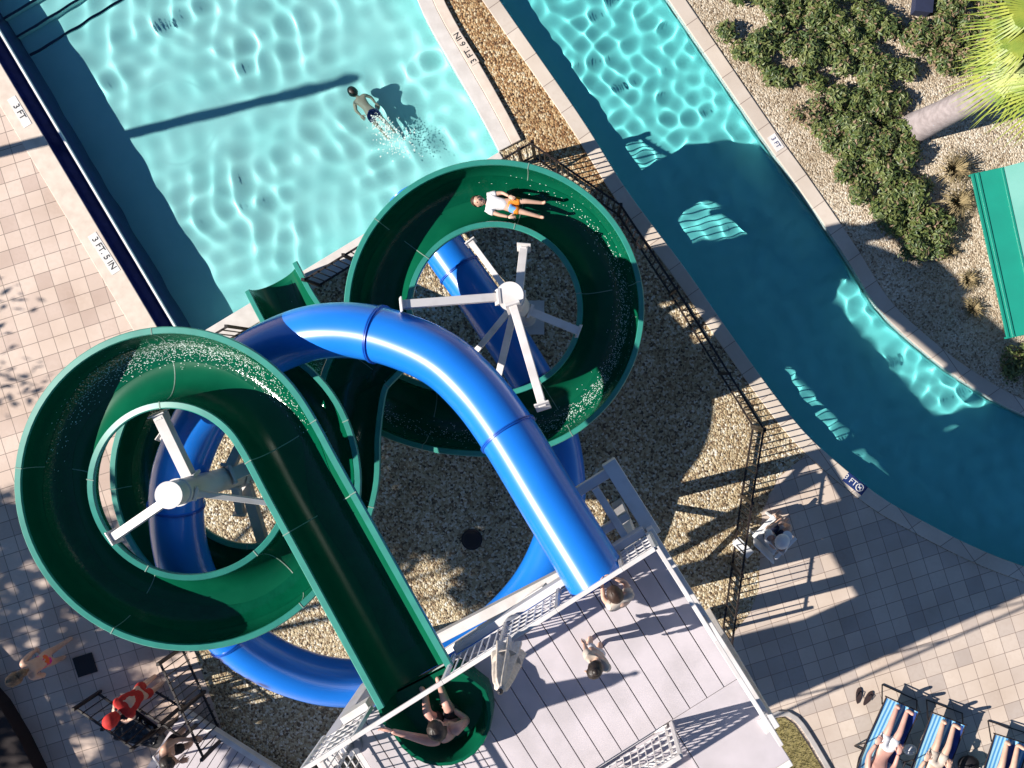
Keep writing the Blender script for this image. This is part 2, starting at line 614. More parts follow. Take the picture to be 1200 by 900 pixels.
def water(name, XY, mat, W, z, mod=None, clip=None):
    X, Y = XY
    Z = waves(W, X, Y)
    if mod is not None: Z = Z * mod(X, Y)
    Z = Z + z
    me = bpy.data.meshes.new(name)
    a, b = X.shape
    i = np.arange(a * b).reshape(a, b)
    q = np.stack([i[:-1, :-1].ravel(), i[:-1, 1:].ravel(), i[1:, 1:].ravel(), i[1:, :-1].ravel()], 1)
    me.from_pydata(np.stack([X.ravel(), Y.ravel(), Z.ravel()], 1).tolist(), [], q.tolist())
    bm = bmesh.new()
    bm.from_mesh(me)
    if clip:
        bmesh.ops.delete(bm, geom=[v for v in bm.verts if not in_poly(v.co.x, v.co.y, clip)], context='VERTS')
    bm.faces.ensure_lookup_table()
    if bm.faces[0].normal.z < 0:
        bmesh.ops.reverse_faces(bm, faces=bm.faces)
    bm.to_mesh(me)
    bm.free()
    me.polygons.foreach_set('use_smooth', [True] * len(me.polygons))
    me.materials.append(mat)
    o = structure(link_mesh(name, me))
    o.cycles.is_caustics_caster = True
    return o


# pool grid
Lp = (POOL_L1 - POOL_L0).length
Wp = max((p - POOL_L0).dot(gn) for p in ring) + .05
nu, nv = int(Lp / .026), int(Wp / .026)
uu, vv = np.meshgrid(np.linspace(-.05, Lp + .05, nu), np.linspace(.306, Wp, nv))
# the pool reaches past the low corner: extend along gd far enough for the bottom edge
X = POOL_L0.x + gd.x * uu + gn.x * vv
Y = POOL_L0.y + gd.y * uu + gn.y * vv
Wpool = wave_set(28, .36, .95, .0031, RNG, 1.0) + wave_set(12, .8, 2.4, .0036, RNG)
Wm = wave_set(9, 2.0, 5.0, .09, RNG)
water('pool_water', (X, Y), M['pool_water'], Wpool, -.30, mod=lambda X, Y: np.clip(.68 + waves(Wm, X, Y) * .45, .28, .92), clip=[(p.x, p.y) for p in [c + (q - c) * 1.008 for q in ring]])
# river grid
nu, nv = 1250, 190
T = np.linspace(0, 1, nu)
A = np.array([along(offset_line(river_left, -.03), t)[:2] for t in T])
B = np.array([along(offset_line(river_right, .03), t)[:2] for t in T])
S = np.linspace(0, 1, nv)[:, None]
X = A[None, :, 0] * (1 - S) + B[None, :, 0] * S
Y = A[None, :, 1] * (1 - S) + B[None, :, 1] * S
Wriv = wave_set(32, .27, .52, .0045, RNG, 1.0) + wave_set(6, .8, 1.6, .003, RNG)
water('river_water', (X, Y), M['river_water'], Wriv, -.14)

# ------------------------------------------------------------------ the open green slide
C1, R1 = Vector((-5.40, -1.62, 0)), 1.74
C1b, R1b = Vector((-5.08, -1.62, 0)), 1.57
C2, R2 = Vector((-1.26, 1.09, 0)), 1.87
S0 = Vector((-1.98, -3.91, 6.05))
# tangent from S0 to the first loop, counter-clockwise
dv = S0 - C1
dd = math.hypot(dv.x, dv.y)
ph0 = math.degrees(math.atan2(dv.y, dv.x) + math.acos(R1 / dd))
pts = [S0]
T0 = C1 + Vector((math.cos(R(ph0)), math.sin(R(ph0)), 0)) * R1
for k in range(1, 5):
    q = S0.lerp(T0, k / 5)
    q.z = 6.05 - .5 * k / 5
    pts.append(q)
ph = ph0
while ph < 688:
    t = min(1, max(0, (ph - 380) / 130))
    c = C1.lerp(C1b, t)
    r = R1 * (1 - t) + R1b * t
    zz = float(np.interp(ph, [27, 90, 180, 270, 360, 450, 540, 630, 690], [5.55, 5.28, 4.9, 4.45, 4.05, 3.6, 3.22, 2.96, 2.86]))
    pts.append(Vector((c.x + r * math.cos(R(ph)), c.y + r * math.sin(R(ph)), zz)))
    ph += 15
pts += [Vector((-3.65, -1.72, 2.84)), Vector((-3.62, -.9, 2.82)), Vector((-3.47, .0, 2.80))]
for k, ph in enumerate(range(197, -96, -15)):
    pts.append(Vector((C2.x + R2 * math.cos(R(ph)), C2.y + R2 * math.sin(R(ph)), 2.78 - .42 * k / 19)))
pts += [Vector((-2.2, -.72, 2.28)), Vector((-3.05, -.47, 2.08)), Vector((-3.95, .02, 1.70)), Vector((-4.55, .57, 1.36)), Vector((-5.06, 1.16, 1.04)), Vector((-5.46, 1.80, .82))]
path = resample(pts, .12)
plen = [0.0]
for a, b in zip(path, path[1:]): plen.append(plen[-1] + (b - a).length)


def frames(path):
    out = []
    for i in range(len(path)):
        t = path[min(i + 1, len(path) - 1)] - path[max(i - 1, 0)]
        t = Vector((t.x, t.y, 0)).normalized()
        out.append((t, Vector((t.y, -t.x, 0))))
    return out


FR = frames(path)
NTH = 18
inner = [(-.455 * math.cos(math.pi * k / NTH), -.60 * abs(math.sin(math.pi * k / NTH)) ** .75) for k in range(NTH + 1)]
outer = [(-.49 * math.cos(math.pi * k / NTH), -.64 * abs(math.sin(math.pi * k / NTH)) ** .75) for k in range(NTH + 1)]
trough_prof = inner + outer[::-1]


def rim_prof(sg):
    p = [(.455, -.05), (.452, -.005), (.462, .012), (.535, .012), (.548, -.002), (.548, -.055), (.53, -.055), (.525, -.03), (.49, -.03), (.485, -.05)]
    return [(a * sg, b) for a, b in (p if sg > 0 else p[::-1])]


def sweep(mb, idx, prof, grow=0.0, dz=0.0):
    k = len(prof)
    vs, fs = [], []
    for i in idx:
        p, (t, n) = path[i], FR[i]
        vs += [p + n * a + Vector((0, 0, b + dz)) for a, b in prof]
    for j in range(len(idx) - 1):
        for q in range(k):
            a, b = j * k + q, j * k + (q + 1) % k
            fs.append((a, a + k, b + k, b))
    fs.append(tuple(range(k)))
    fs.append(tuple((len(idx) - 1) * k + q for q in reversed(range(k))))
    mb.add(vs, fs)


slide = thing('water_slide', 'open green water slide with two spiral loops ending at the pool', 'water slide', (C1.x, C1.y, 0))
cuts = [0]
for target in [2.55, 3.6] + [3.6 + 2.2 * k for k in range(1, 40)]:
    if target < plen[-1] - .8:
        cuts.append(min(range(len(plen)), key=lambda i: abs(plen[i] - target)))
cuts.append(len(path) - 1)
for a, b in zip(cuts, cuts[1:]):
    idx = list(range(a, b + 1))
    mb = MB()
    sweep(mb, idx, trough_prof)
    sec = mb.build('flume_section', M['flume'], slide, smooth=40, fix=True)
    for sg in (-1, 1):
        mb = MB()
        sweep(mb, idx, rim_prof(sg))
        mb.build('rim', M['flume_rim'], sec, smooth=35, fix=True)
    if b < len(path) - 1:
        mb = MB()
        p, (t, n) = path[b], FR[b]
        vs = []
        line = [(-.55, .014), (-.455, .014)] + inner + [(.455, .014), (.55, .014)]
        for sft in (-.007, .007):
            vs += [p + t * sft + n * (u * (1 if abs(u) > .5 else .99)) + Vector((0, 0, w + .004)) for u, w in line]
        k = len(line)
        mb.add(vs, [(i, i + 1, k + i + 1, k + i) for i in range(k - 1)])
        mb.build('seam', M['seam'], sec)
# foam flecks riding the outer side of the bends
mb = MB()
rf_ = random.Random(5)
amp = 0
for i in range(30, len(path) - 4):
    t, n = FR[i]
    t2 = FR[min(i + 6, len(path) - 1)][0]
    turn = t.x * t2.y - t.y * t2.x            # >0 left turn: outside is right
    side = 1 if turn > .05 else (-1 if turn < -.05 else 0)
    s_ = plen[i]
    dens = 0
    for c0_, w_, a_ in ((5.6, 1.3, 34), (33.6, 2.2, 24), (38.4, 1.0, 20)):
        dens += 2.4 * a_ * math.exp(-((s_ - c0_) / w_) ** 2)
    for _ in range(max(0, int(dens))):
        th = math.pi * (.5 + side * rf_.gauss(.20, .07))
        a, b = -.452 * math.cos(th), -.60 * abs(math.sin(th)) ** .75 + .010
        c0 = path[i] + n * a + Vector((0, 0, b)) + t * rf_.uniform(0, .12)
        da = -.452 * math.sin(th + math.pi) * -1
        sl = Vector((0, 0, 1)) * (-.5 * math.cos(th)) + n * (.452 * math.sin(th))
        sl.normalize()
        r1, r2 = rf_.uniform(.004, .016), rf_.uniform(.003, .007)
        u = (t + sl * rf_.uniform(-.5, .5)).normalized()
        w = u.cross(sl.cross(t)).normalized()
        mb.add([c0 + u * r1, c0 + w * r2, c0 - u * r1, c0 - w * r2], [(0, 1, 2, 3)])
fo = mb.build('foam', M['foam'], slide)
mb = MB()
NW = 9
wv = []
for i in range(3, len(path) - 1):
    t, n = FR[i]
    t2 = FR[min(i + 6, len(path) - 1)][0]
    wv.append(t.x * t2.y - t.y * t2.x)
wv = np.convolve(np.array(wv), np.ones(9) / 9, mode='same')
rows = []
for q_, i in enumerate(range(3, len(path) - 1)):
    t, n = FR[i]
    sh = max(-1, min(1, wv[q_] / .22)) * .17
    row = []
    for k in range(NW):
        th = math.pi * (.5 + sh + (.13 + .02 * math.sin(i * .37)) * (2 * k / (NW - 1) - 1))
        row.append(path[i] + n * (-.449 * math.cos(th)) + Vector((0, 0, -.60 * abs(math.sin(th)) ** .75 + .007)))
    rows.append(row)
mb.add([p for r_ in rows for p in r_], [(j * NW + k, j * NW + k + 1, (j + 1) * NW + k + 1, (j + 1) * NW + k) for j in range(len(rows) - 1) for k in range(NW - 1)])
mb.build('running_water', M['run'], slide, smooth=180)
fo['kind'] = 'stuff'
# start tub
ax = (S0 - Vector((-3.14, -1.66, S0.z))).normalized()
ax.z = 0
ax.normalize()
an = Vector((-ax.y, ax.x, 0))         # to the photo's right
if an.x < 0: an = -an
ZP = 5.6
out, lc = [], .12


def tub_line(half, front, z):
    q = []
    for w, l in ((-half + .10, 0), (-half + .06, .2)):
        q.append(S0 + an * w + ax * l)
    for k in range(13):
        a = math.pi * k / 12
        q.append(S0 + an * (lc - half * math.cos(a)) + ax * (.42 + (front - .42) * math.sin(a)))
    for w, l in ((half + .02, .2), (half - .10, 0)):
        q.append(S0 + an * w + ax * l)
    return [Vector((p.x, p.y, z)) for p in q]


mb = MB()
rings = [tub_line(.50, .93, ZP + .03), tub_line(.545, .98, ZP + .10), tub_line(.585, 1.04, ZP + .40), tub_line(.60, 1.055, ZP + .44), tub_line(.64, 1.095, ZP + .44), tub_line(.65, 1.105, ZP + .40), tub_line(.65, 1.105, ZP + .005)]
k = len(rings[0])
mb.add([p for r_ in rings for p in r_], [(j * k + i, j * k + i + 1, (j + 1) * k + i + 1, (j + 1) * k + i) for j in range(len(rings) - 1) for i in range(k - 1)] + [tuple(reversed(range(k)))])
apc = S0 + ax * .02
mb.box((apc.x, apc.y, ZP - .07), an * .46, ax * .012, Vector((0, 0, .10)))
mb.build('start_tub', M['flume'], slide, smooth=50, fix=True)

# ------------------------------------------------------------------ the closed blue tube
TP = [(704, 685, 6.04), (650, 598, 5.75), (593, 505, 5.45), (552, 452, 5.25), (508, 416, 5.1), (440, 391, 4.88), (380, 388, 4.66), (330, 402, 4.38), (285, 430, 4.18), (240, 485, 3.99), (212, 550, 3.88), (207, 605, 3.66), (216, 660, 3.48), (240, 708, 3.32), (285, 755, 2.95), (340, 786, 2.6), (400, 800, 2.25), (470, 795, 1.87), (530, 768, 1.55), (580, 735, 1.34), (622, 690, 1.22), (648, 640, 1.15), (660, 590, 1.1), (658, 540, 1.06), (645, 490, 1.02), (620, 440, .98), (590, 392, .94), (560, 347, .90), (530, 305, .86), (495, 255, .80), (478, 228, .76)]
tpath = resample([P(*q) for q in TP], .12)
tlen = [0.0]
for a, b in zip(tpath, tpath[1:]): tlen.append(tlen[-1] + (b - a).length)
tube = thing('tube_slide', 'closed blue tube slide winding down under the green loops', 'water slide', (tpath[0].x, tpath[0].y, 0))
RT = .39
seam_px = [(700, 676), (593, 505), (440, 391)]
tc = [0]
for sx, sy in seam_px:
    i = min(range(len(tpath) // 2), key=lambda i: (Vector((tpath[i].x * F / (H - tpath[i].z) + NX - sx, NY - tpath[i].y * F / (H - tpath[i].z) - sy))).length)
    if i > tc[-1] + 1: tc.append(i)
nx = tlen[tc[-1]] + 2.4
while nx < tlen[-1] - .8:
    tc.append(min(range(len(tlen)), key=lambda i: abs(tlen[i] - nx)))
    nx += 2.4
tc.append(len(tpath) - 1)
for a, b in zip(tc, tc[1:]):
    mb = MB()
    q = tpath[max(a - 0, 0):b + 1]
    mb.tube(q, RT, 40, cap=False)
    q2 = [p for p in q]
    mb.tube(q2, RT - .012, 40, cap=False)
    sec = mb.build('tube_section', M['tube'], tube, smooth=60)
    if b < len(tpath) - 1:
        t = (tpath[b + 1] - tpath[b - 1]).normalized()
        mb = MB()
        mb.tube([tpath[b] - t * .020, tpath[b] - t * .004], RT + .024, 40)
        mb.tube([tpath[b] + t * .004, tpath[b] + t * .020], RT + .024, 40)
        fl = mb.build('flange', M['tube_seam'], sec, smooth=40)

# ------------------------------------------------------------------ slide posts with arms


def post(label, base, top, r, arms):
    t = thing('support_post', label, 'support post', base, 'white posts carrying the slides')
    mb = MB()
    mb.tube([base, base + Vector((0, 0, top))], r, 28)
    mb.build('column', M['white_steel'], t, smooth=40)
    mb = MB()
    mb.tube([base + Vector((0, 0, top + .003)), base + Vector((0, 0, top + .02))], r + .012, 28)
    mb.build('column_cap', M['white_steel'], t, smooth=40)
    mb = MB()
    mb.tube([base + Vector((0, 0, top - .30)), base + Vector((0, 0, top - .27))], r + .02, 28)
    mb.build('collar', M['white_steel'], t, smooth=40)
    mb = MB()
    mb.box(base + Vector((0, 0, .02)), (.32, 0, 0), (0, .32, 0), (0, 0, .015))
    mb.build('base_plate', M['white_steel'], t)
    for z0, end, w, h, hook in arms:
        st = base + Vector((0, 0, z0))
        mb = MB()
        d = (end - st).normalized()
        mb.beam(st + d * r * .9, end, w, h)
        if hook:
            mb.beam(end + Vector((0, 0, h / 2)) - d * .05, end + Vector((0, 0, -hook)) - d * .05, .1, .1, up=d)
        mb.beam(end - d * .012, end + d * .012, w + .09, h + .09)
        mb.beam(st + d * r * .9, st + d * (r + .03), w + .10, h + .10)
        mb.build('arm', M['white_steel'], t, bevel=.006)
    return t


b1 = Vector((-.87, 1.11, 0))
post('white post with radiating arms inside the loop the rider is in', b1, 4.95, .175, [
    (4.8, P(470, 357, 5.15), .11, .20, .3), (4.85, P(636, 476, 5.5), .11, .18, .18), (3.2, P(552, 284, 2.85), .09, .12, .2), (3.2, P(614, 290, 2.8), .13, .16, .2),
    (2.75, P(678, 388, 2.6), .13, .16, .2), (3.6, P(556, 414, 2.3), .09, .09, 0), (3.6, P(583, 446, 2.3), .11, .11, 0)])
b2 = Vector((-5.35, -1.57, 0))
post('white post with radiating arms inside the highest green loop', b2, 5.4, .172, [
    (4.55, P(186, 484, 4.8), .15, .18, .2), (5.05, P(134, 629, 4.75), .12, .15, .2), (5.0, P(338, 592, 4.3), .08, .10, .1), (4.3, P(190, 512, 3.5), .07, .07, 0),
    (3.6, P(300, 545, 3.3), .2, .26, 0), (3.0, P(282, 600, 2.6), .12, .12, 0), (2.6, P(310, 640, 2.5), .16, .18, .2), (3.4, P(290, 505, 3.1), .14, .16, .2), (2.9, P(330, 560, 2.6), .12, .14, 0)])

# ------------------------------------------------------------------ the tower
A0, B0 = P(404, 851, ZP), P(760, 627, ZP)
UX = (B0 - A0).normalized()
VX = Vector((UX.y, -UX.x, 0))
LU = (B0 - A0).length


def D(u, v, z=0.0):
    return A0 + UX * u + VX * v + Vector((0, 0, z))


tower = thing('slide_tower', 'white slide tower with a boarded deck and wire railings', 'tower', (D(2, 1).x, D(2, 1).y, 0))
TH = .05
ub = .0
kb = 0
BW = .262
while ub < LU - .01:
    w = min(BW, LU - ub)
    v1 = 2.2
    mb = MB()
    segs = [(0, 2.2)]
    # leave out the tub recess
    mb.box(D(ub + w / 2, 1.1, -TH / 2), UX * (w / 2 - .006), VX * 1.098, Vector((0, 0, TH / 2)))
    mb.build('deck_board', M['deck_board'], tower, bevel=.004)
    ub += BW
HU, HV = 3.62, 3.45        # stair opening: u < HU between v 2.22 and HV
mb = MB()
mb.box(D((HU + LU) / 2, (2.206 + HV) / 2, -TH / 2), UX * ((LU - HU) / 2), VX * ((HV - 2.206) / 2), Vector((0, 0, TH / 2)))
mb.build('landing_panel', M['deck_board'], tower, bevel=.004)
mb = MB()
mb.box(D(LU / 2, 1.1, -.10), UX * (LU / 2 - .02), VX * 1.08, Vector((0, 0, .045)))
mb.box(D((HU + LU) / 2, 2.85, -.10), UX * ((LU - HU) / 2 - .02), VX * .6, Vector((0, 0, .045)))
mb.build('deck_slab', M['deck_under'], tower)


def tbeam(name, p0, p1, w, h, mat='white_steel', bevel=.008):
    mb = MB()
    mb.beam(p0, p1, w, h)
    return mb.build(name, M[mat], tower, bevel=bevel)


tbeam('edge_beam', D(LU + .05, -.05, -.15), D(LU + .05, 2.95, -.15), .09, .28)
tbeam('edge_beam', D(-.05, 0, -.16), D(-.05, 2.9, -.16), .09, .28)
tbeam('edge_beam', D(-.02, -.06, -.17), D(.38, -.06, -.17), .1, .26)
tbeam('edge_beam', D(1.72, -.06, -.17), D(LU - .02, -.06, -.17), .1, .26)
tbeam('edge_beam', D(-1.2, 2.25, -.27), D(HU, 2.25, -.27), .07, .2)
tbeam('edge_beam', D(HU + .02, HV + .06, -.16), D(LU, HV + .06, -.16), .09, .28)
tbeam('joist', D(.2, .8, -.26), D(LU - .1, .8, -.26), .1, .2)
tbeam('joist', D(.2, 1.6, -.26), D(LU - .1, 1.6, -.26), .1, .2)
CW = .21


def column(u, v, ztop, base=0.0):
    mb = MB()
    g = D(u, v)
    mb.box((g.x, g.y, (ztop + base) / 2), UX * CW / 2, VX * CW / 2, Vector((0, 0, (ztop - base) / 2)))
    return mb.build('column', M['white_steel'], tower, bevel=.01)


CW = .28
column(-.52, .27, 5.42)
CW = .21
column(LU - .3, .25, 5.28)
column(.2, 2.1, 5.28)
column(LU - .3, 2.05, 5.28)
column(LU + .02, 2.9, 5.64)
tbeam('edge_beam', D(-.52, .27, -.32), D(.3, .27, -.32), .12, .2)
# lower frame that reaches past the deck's front, with cross members
zl = -.42
tbeam('outrigger', D(LU + .06, .1, zl), D(LU + .06, -1.05, zl), .2, .3)
tbeam('outrigger', D(LU - .03, -.92, zl - .05), D(LU - .85, -.92, zl - .05), .13, .2)
tbeam('outrigger', D(LU - .09, -.3, zl - .02), D(LU - 1.1, -.3, zl - .02), .1, .22)
tbeam('outrigger', D(LU - .55, -.15, zl + .12), D(LU - .62, -.75, zl + .02), .12, .09)
tbeam('post_stub', D(LU - .28, -.85, zl + .05), D(LU - .28, -.1, zl + .05), .1, .2)
# mid frame under the deck
for zf in (2.7,):
    f0, f1 = P(505, 752, zf + .5), P(668, 668, zf + .5)
    tbeam('girder', f0, f1, .16, .24)
    tbeam('girder', D(LU - .3, .25, zf - ZP), D(LU - .3, 2.05, zf - ZP), .10, .14)
tbeam('brace', P(520, 765, 2.2), P(640, 688, 3.6), .1, .14)
tbeam('brace', D(LU - .3, .3, -5.3), D(LU - .3, 2.0, -3.1), .09, .09)
tbeam('brace', D(LU - .3, 2.0, -5.3), D(LU - .3, .3, -3.1), .09, .09)


def railing(p0, p1, h=1.07, panel=True, posts=True, gap=.105, rails=(.12, .32, .52, .72, .90)):
    """a white railing from p0 to p1 at deck level, a part of the tower"""
    d = (p1 - p0)
    L = d.length
    d.normalize()
    up = Vector((0, 0, h))
    r = bpy.data.objects.new('railing', None)
    COL.objects.link(r)
    r.parent = tower
    r.location = p0 - world_loc(tower)
    mb = MB()
    mb.beam(p0 + up, p1 + up, .055, .05)
    mb.build('top_rail', M['white_steel'], r, bevel=.006)
    if panel:
        mb = MB()
        for z in rails:
            mb.beam(p0 + Vector((0, 0, z * h / 1.07)), p1 + Vector((0, 0, z * h / 1.07)), .016, .02)
        n = max(2, int(L / gap))
        for k in range(1, n):
            q = p0 + d * L * k / n
            mb.beam(q + Vector((0, 0, .1)), q + up * .97, .013, .013, up=d)
        mb.build('wire_infill', M['white_steel'], r)
    if posts:
        for q in (p0, p1):
            mb = MB()
            mb.beam(q + Vector((0, 0, .003)), q + up, .05, .05, up=d)
            mb.build('post', M['white_steel'], r, bevel=.004)
    return r


railing(D(-.30, -.02), D(.42, -.02))
railing(D(.42, -.02), D(1.70, -.02), panel=False, posts=False)
railing(D(1.70, -.02), D(2.50, -.02), rails=(.12, .9))
railing(D(2.50, -.02), D(3.30, -.02))
railing(D(3.30, -.02), D(4.22, -.02), panel=False)
railing(D(4.22, -.02), D(LU, -.02))
railing(D(LU + .03, 0), D(LU + .03, 1.3))
railing(D(LU + .03, 1.3), D(LU + .03, 2.75))
railing(D(HU, 2.23), D(1.8, 2.23))
railing(D(1.8, 2.23), D(-.1, 2.23))
railing(D(-.03, .02), D(-.03, 2.2))
# the flight of stairs that reaches the landing through the opening
SL = .62
nst = 30
fl = bpy.data.objects.new('stair_flight', None)
COL.objects.link(fl)
fl.parent = tower
fl.location = D(HU, 2.84) - world_loc(tower)
run = .29
for k in range(nst):
    z = -(k + 1) * run * SL
    if ZP + z < .1: break
    mb = MB()
    mb.box(D(HU - .16 - k * run, 2.84, z), UX * .15, VX * .54, Vector((0, 0, .022)))
    mb.box(D(HU - .02 - k * run, 2.84, z - .01 + run * SL / 2), UX * .008, VX * .54, Vector((0, 0, run * SL / 2 + .01)))
    mb.build('tread', M['deck_board'], fl)
umin = HU - (ZP - .05) / SL
for v in (2.27, 3.41):
    mb = MB()
    mb.beam(D(HU, v, -.2), D(umin, v, -5.5), .05, .3)
    mb.build('stringer', M['white_steel'], fl)
    mb = MB()
    mb.beam(D(HU, v, .95), D(umin, v, -4.6), .045, .045)
    for k in range(8):
        u = HU - .1 - k * (HU - umin) / 8
        mb.beam(D(u, v, -.1 - (HU - u) * SL), D(u, v, .93 - (HU - u) * SL), .03, .03, up=UX)
    mb.build('handrail', M['white_steel'], fl)
column(-2.4, 3.5, 1.6)

# ------------------------------------------------------------------ fences
def fence(name, label, poly, h, mat, pitch=.125, group=None):
    base = [P(*q) for q in poly]
    t = thing(name, label, 'fence', base[0], group)
    rails, rails2 = MB(), MB()
    pk = MB()
    for a, b in zip(base, base[1:]):
        for z, rl in ((.12, rails), (h - .04, rails2)):
            rl.beam(a + Vector((0, 0, z)), b + Vector((0, 0, z)), .035, .03)
        n = max(2, int((b - a).length / pitch))
        dd_ = (b - a).normalized()
        for k in range(1, n):
            q = a.lerp(b, k / n)
            pk.beam(q + Vector((0, 0, .04)), q + Vector((0, 0, h)), .018, .018, up=dd_)
    rails.build('bottom_rail', M[mat], t)
    rails2.build('top_rail', M[mat], t)
    pk.build('picket_infill', M[mat], t)
    for a in base:
        mb = MB()
        mb.beam(a, a + Vector((0, 0, h + .06)), .055, .055, up=(1, 0, 0))
        mb.build('post', M[mat], t)
    return t


fence('picket_fence', 'black picket fence behind the pool coping under the green loop', [(376, 335), (420, 308), (520, 247), (612, 192), (627, 184)], 1.15, 'black_steel')
fence('picket_fence', 'long black picket fence between the gravel and the lazy river', [(627, 186), (724, 253), (785, 345), (843, 438), (881, 499)], 1.15, 'black_steel')
fence('picket_fence', 'black picket fence between the gravel bed and the sunny deck beside the tower', [(881, 501), (868, 580), (857, 660), (846, 738)], 1.15, 'black_steel')
fence('picket_fence', 'short black picket fence beside the foot of the boarded walkway', [(216, 757), (240, 810), (264, 862)], 1.1, 'black_steel')
fence('entry_gate', 'low black barrier gate in front of the person in red', [(118, 810), (150, 832), (182, 855), (212, 838)], .95, 'black_steel', .14)
fence('entry_gate', 'black barrier gate between the dark mat and the boarded walkway', [(182, 806), (215, 826), (238, 842)], 1.0, 'black_steel', .14)

fence('picket_fence', 'short black picket fence at the coping corner under the tall loop', [(238, 418), (292, 386)], 1.15, 'black_steel')
# boarded walkway at the foot of the tower stairs
w0, w1 = P(212, 836, .25), P(420, 968, .25)
wd_ = (w1 - w0).normalized()
wn = Vector((wd_.y, -wd_.x, 0))
walk = thing('boardwalk', 'white boarded walkway leading from the gates to the tower stairs', 'walkway', (w0.x, w0.y, 0))
k, L = 0, (w1 - w0).length
wn2 = -wn if wn.y > 0 else wn
while k * .16 < L:
    mb = MB()
    mb.box(w0 + wd_ * (k * .16 + .08) + wn2 * .62, wd_ * .073, wn2 * .66, Vector((0, 0, .02)))
    mb.build('board', M['deck_board'], walk)
    k += 1
mb = MB()
mb.box(w0 + wd_ * L / 2 + wn2 * .62 + Vector((0, 0, -.125)), wd_ * L / 2, wn2 * .6, Vector((0, 0, .09)))
mb.build('frame', M['gap'], walk)
mb = MB()
mb.beam(w0 - wn2 * .06, w1 - wn2 * .06, .10, .16)
mb.build('kerb_board', M['white_steel'], walk)
hr = [w0 + wn2 * .60 + wd_ * .1 + Vector((0, 0, .62)), w0 + wn2 * .60 + wd_ * .45 + Vector((0, 0, .85)), w1 + wn2 * .60 + Vector((0, 0, .95))]
mb = MB()
mb.tube(hr, .024, 8)
for q in (hr[0], hr[1], hr[1].lerp(hr[2], .3), hr[1].lerp(hr[2], .6)):
    mb.tube([Vector((q.x, q.y, .27)), q], .02, 8)
mb.build('handrail', M['white_steel'], walk, smooth=40)

# ------------------------------------------------------------------ people


def skin_mesh(verts, edges, rad, root=0, sub=1):
    me = bpy.data.meshes.new('tmp')
    me.from_pydata([tuple(v) for v in verts], edges, [])
    o = bpy.data.objects.new('tmp', me)
    COL.objects.link(o)
    o.modifiers.new('s', 'SKIN').use_smooth_shade = True
    for i, d_ in enumerate(me.skin_vertices[0].data):
        r_ = rad[i]
        d_.radius = r_ if isinstance(r_, tuple) else (r_, r_)
        d_.use_root = (i == root)
    sm = o.modifiers.new('d', 'SUBSURF')
    sm.levels = sm.render_levels = sub
    dg = bpy.context.evaluated_depsgraph_get()
    dg.update()
    ev = o.evaluated_get(dg)
    m2 = ev.to_mesh()
    vs = [tuple(v.co) for v in m2.vertices]
    fs = [tuple(p.vertices) for p in m2.polygons]
    ev.to_mesh_clear()
    bpy.data.objects.remove(o)
    bpy.data.meshes.remove(me)
    return vs, fs


STAND = {'pelvis': (0, 0, .525), 'spine': (0, .005, .61), 'chest': (0, -.005, .73), 'neck': (0, -.008, .825), 'skull': (0, .004, .865),
         'shL': (-.108, -.008, .795), 'elL': (-.135, -.02, .63), 'wrL': (-.145, .02, .485), 'shR': (.108, -.008, .795), 'elR': (.135, -.02, .63), 'wrR': (.145, .02, .485),
         'hipL': (-.052, 0, .505), 'knL': (-.058, .012, .285), 'anL': (-.06, -.012, .045), 'toL': (-.068, .085, .018),
         'hipR': (.052, 0, .505), 'knR': (.058, .012, .285), 'anR': (.06, -.012, .045), 'toR': (.068, .085, .018)}
RAD = {'pelvis': (.082, .058), 'spine': (.070, .050), 'chest': (.090, .056), 'neck': .030, 'skull': .034, 'shL': .042, 'elL': .027, 'wrL': .019, 'shR': .042, 'elR': .027, 'wrR': .019,
       'hipL': .058, 'knL': .036, 'anL': .024, 'toL': .020, 'hipR': .058, 'knR': .036, 'anR': .024, 'toR': .020}
BONES = [('pelvis', 'spine'), ('spine', 'chest'), ('chest', 'neck'), ('neck', 'skull'), ('chest', 'shL'), ('shL', 'elL'), ('elL', 'wrL'), ('chest', 'shR'), ('shR', 'elR'), ('elR', 'wrR'),
         ('pelvis', 'hipL'), ('hipL', 'knL'), ('knL', 'anL'), ('anL', 'toL'), ('pelvis', 'hipR'), ('hipR', 'knR'), ('knR', 'anR'), ('anR', 'toR')]


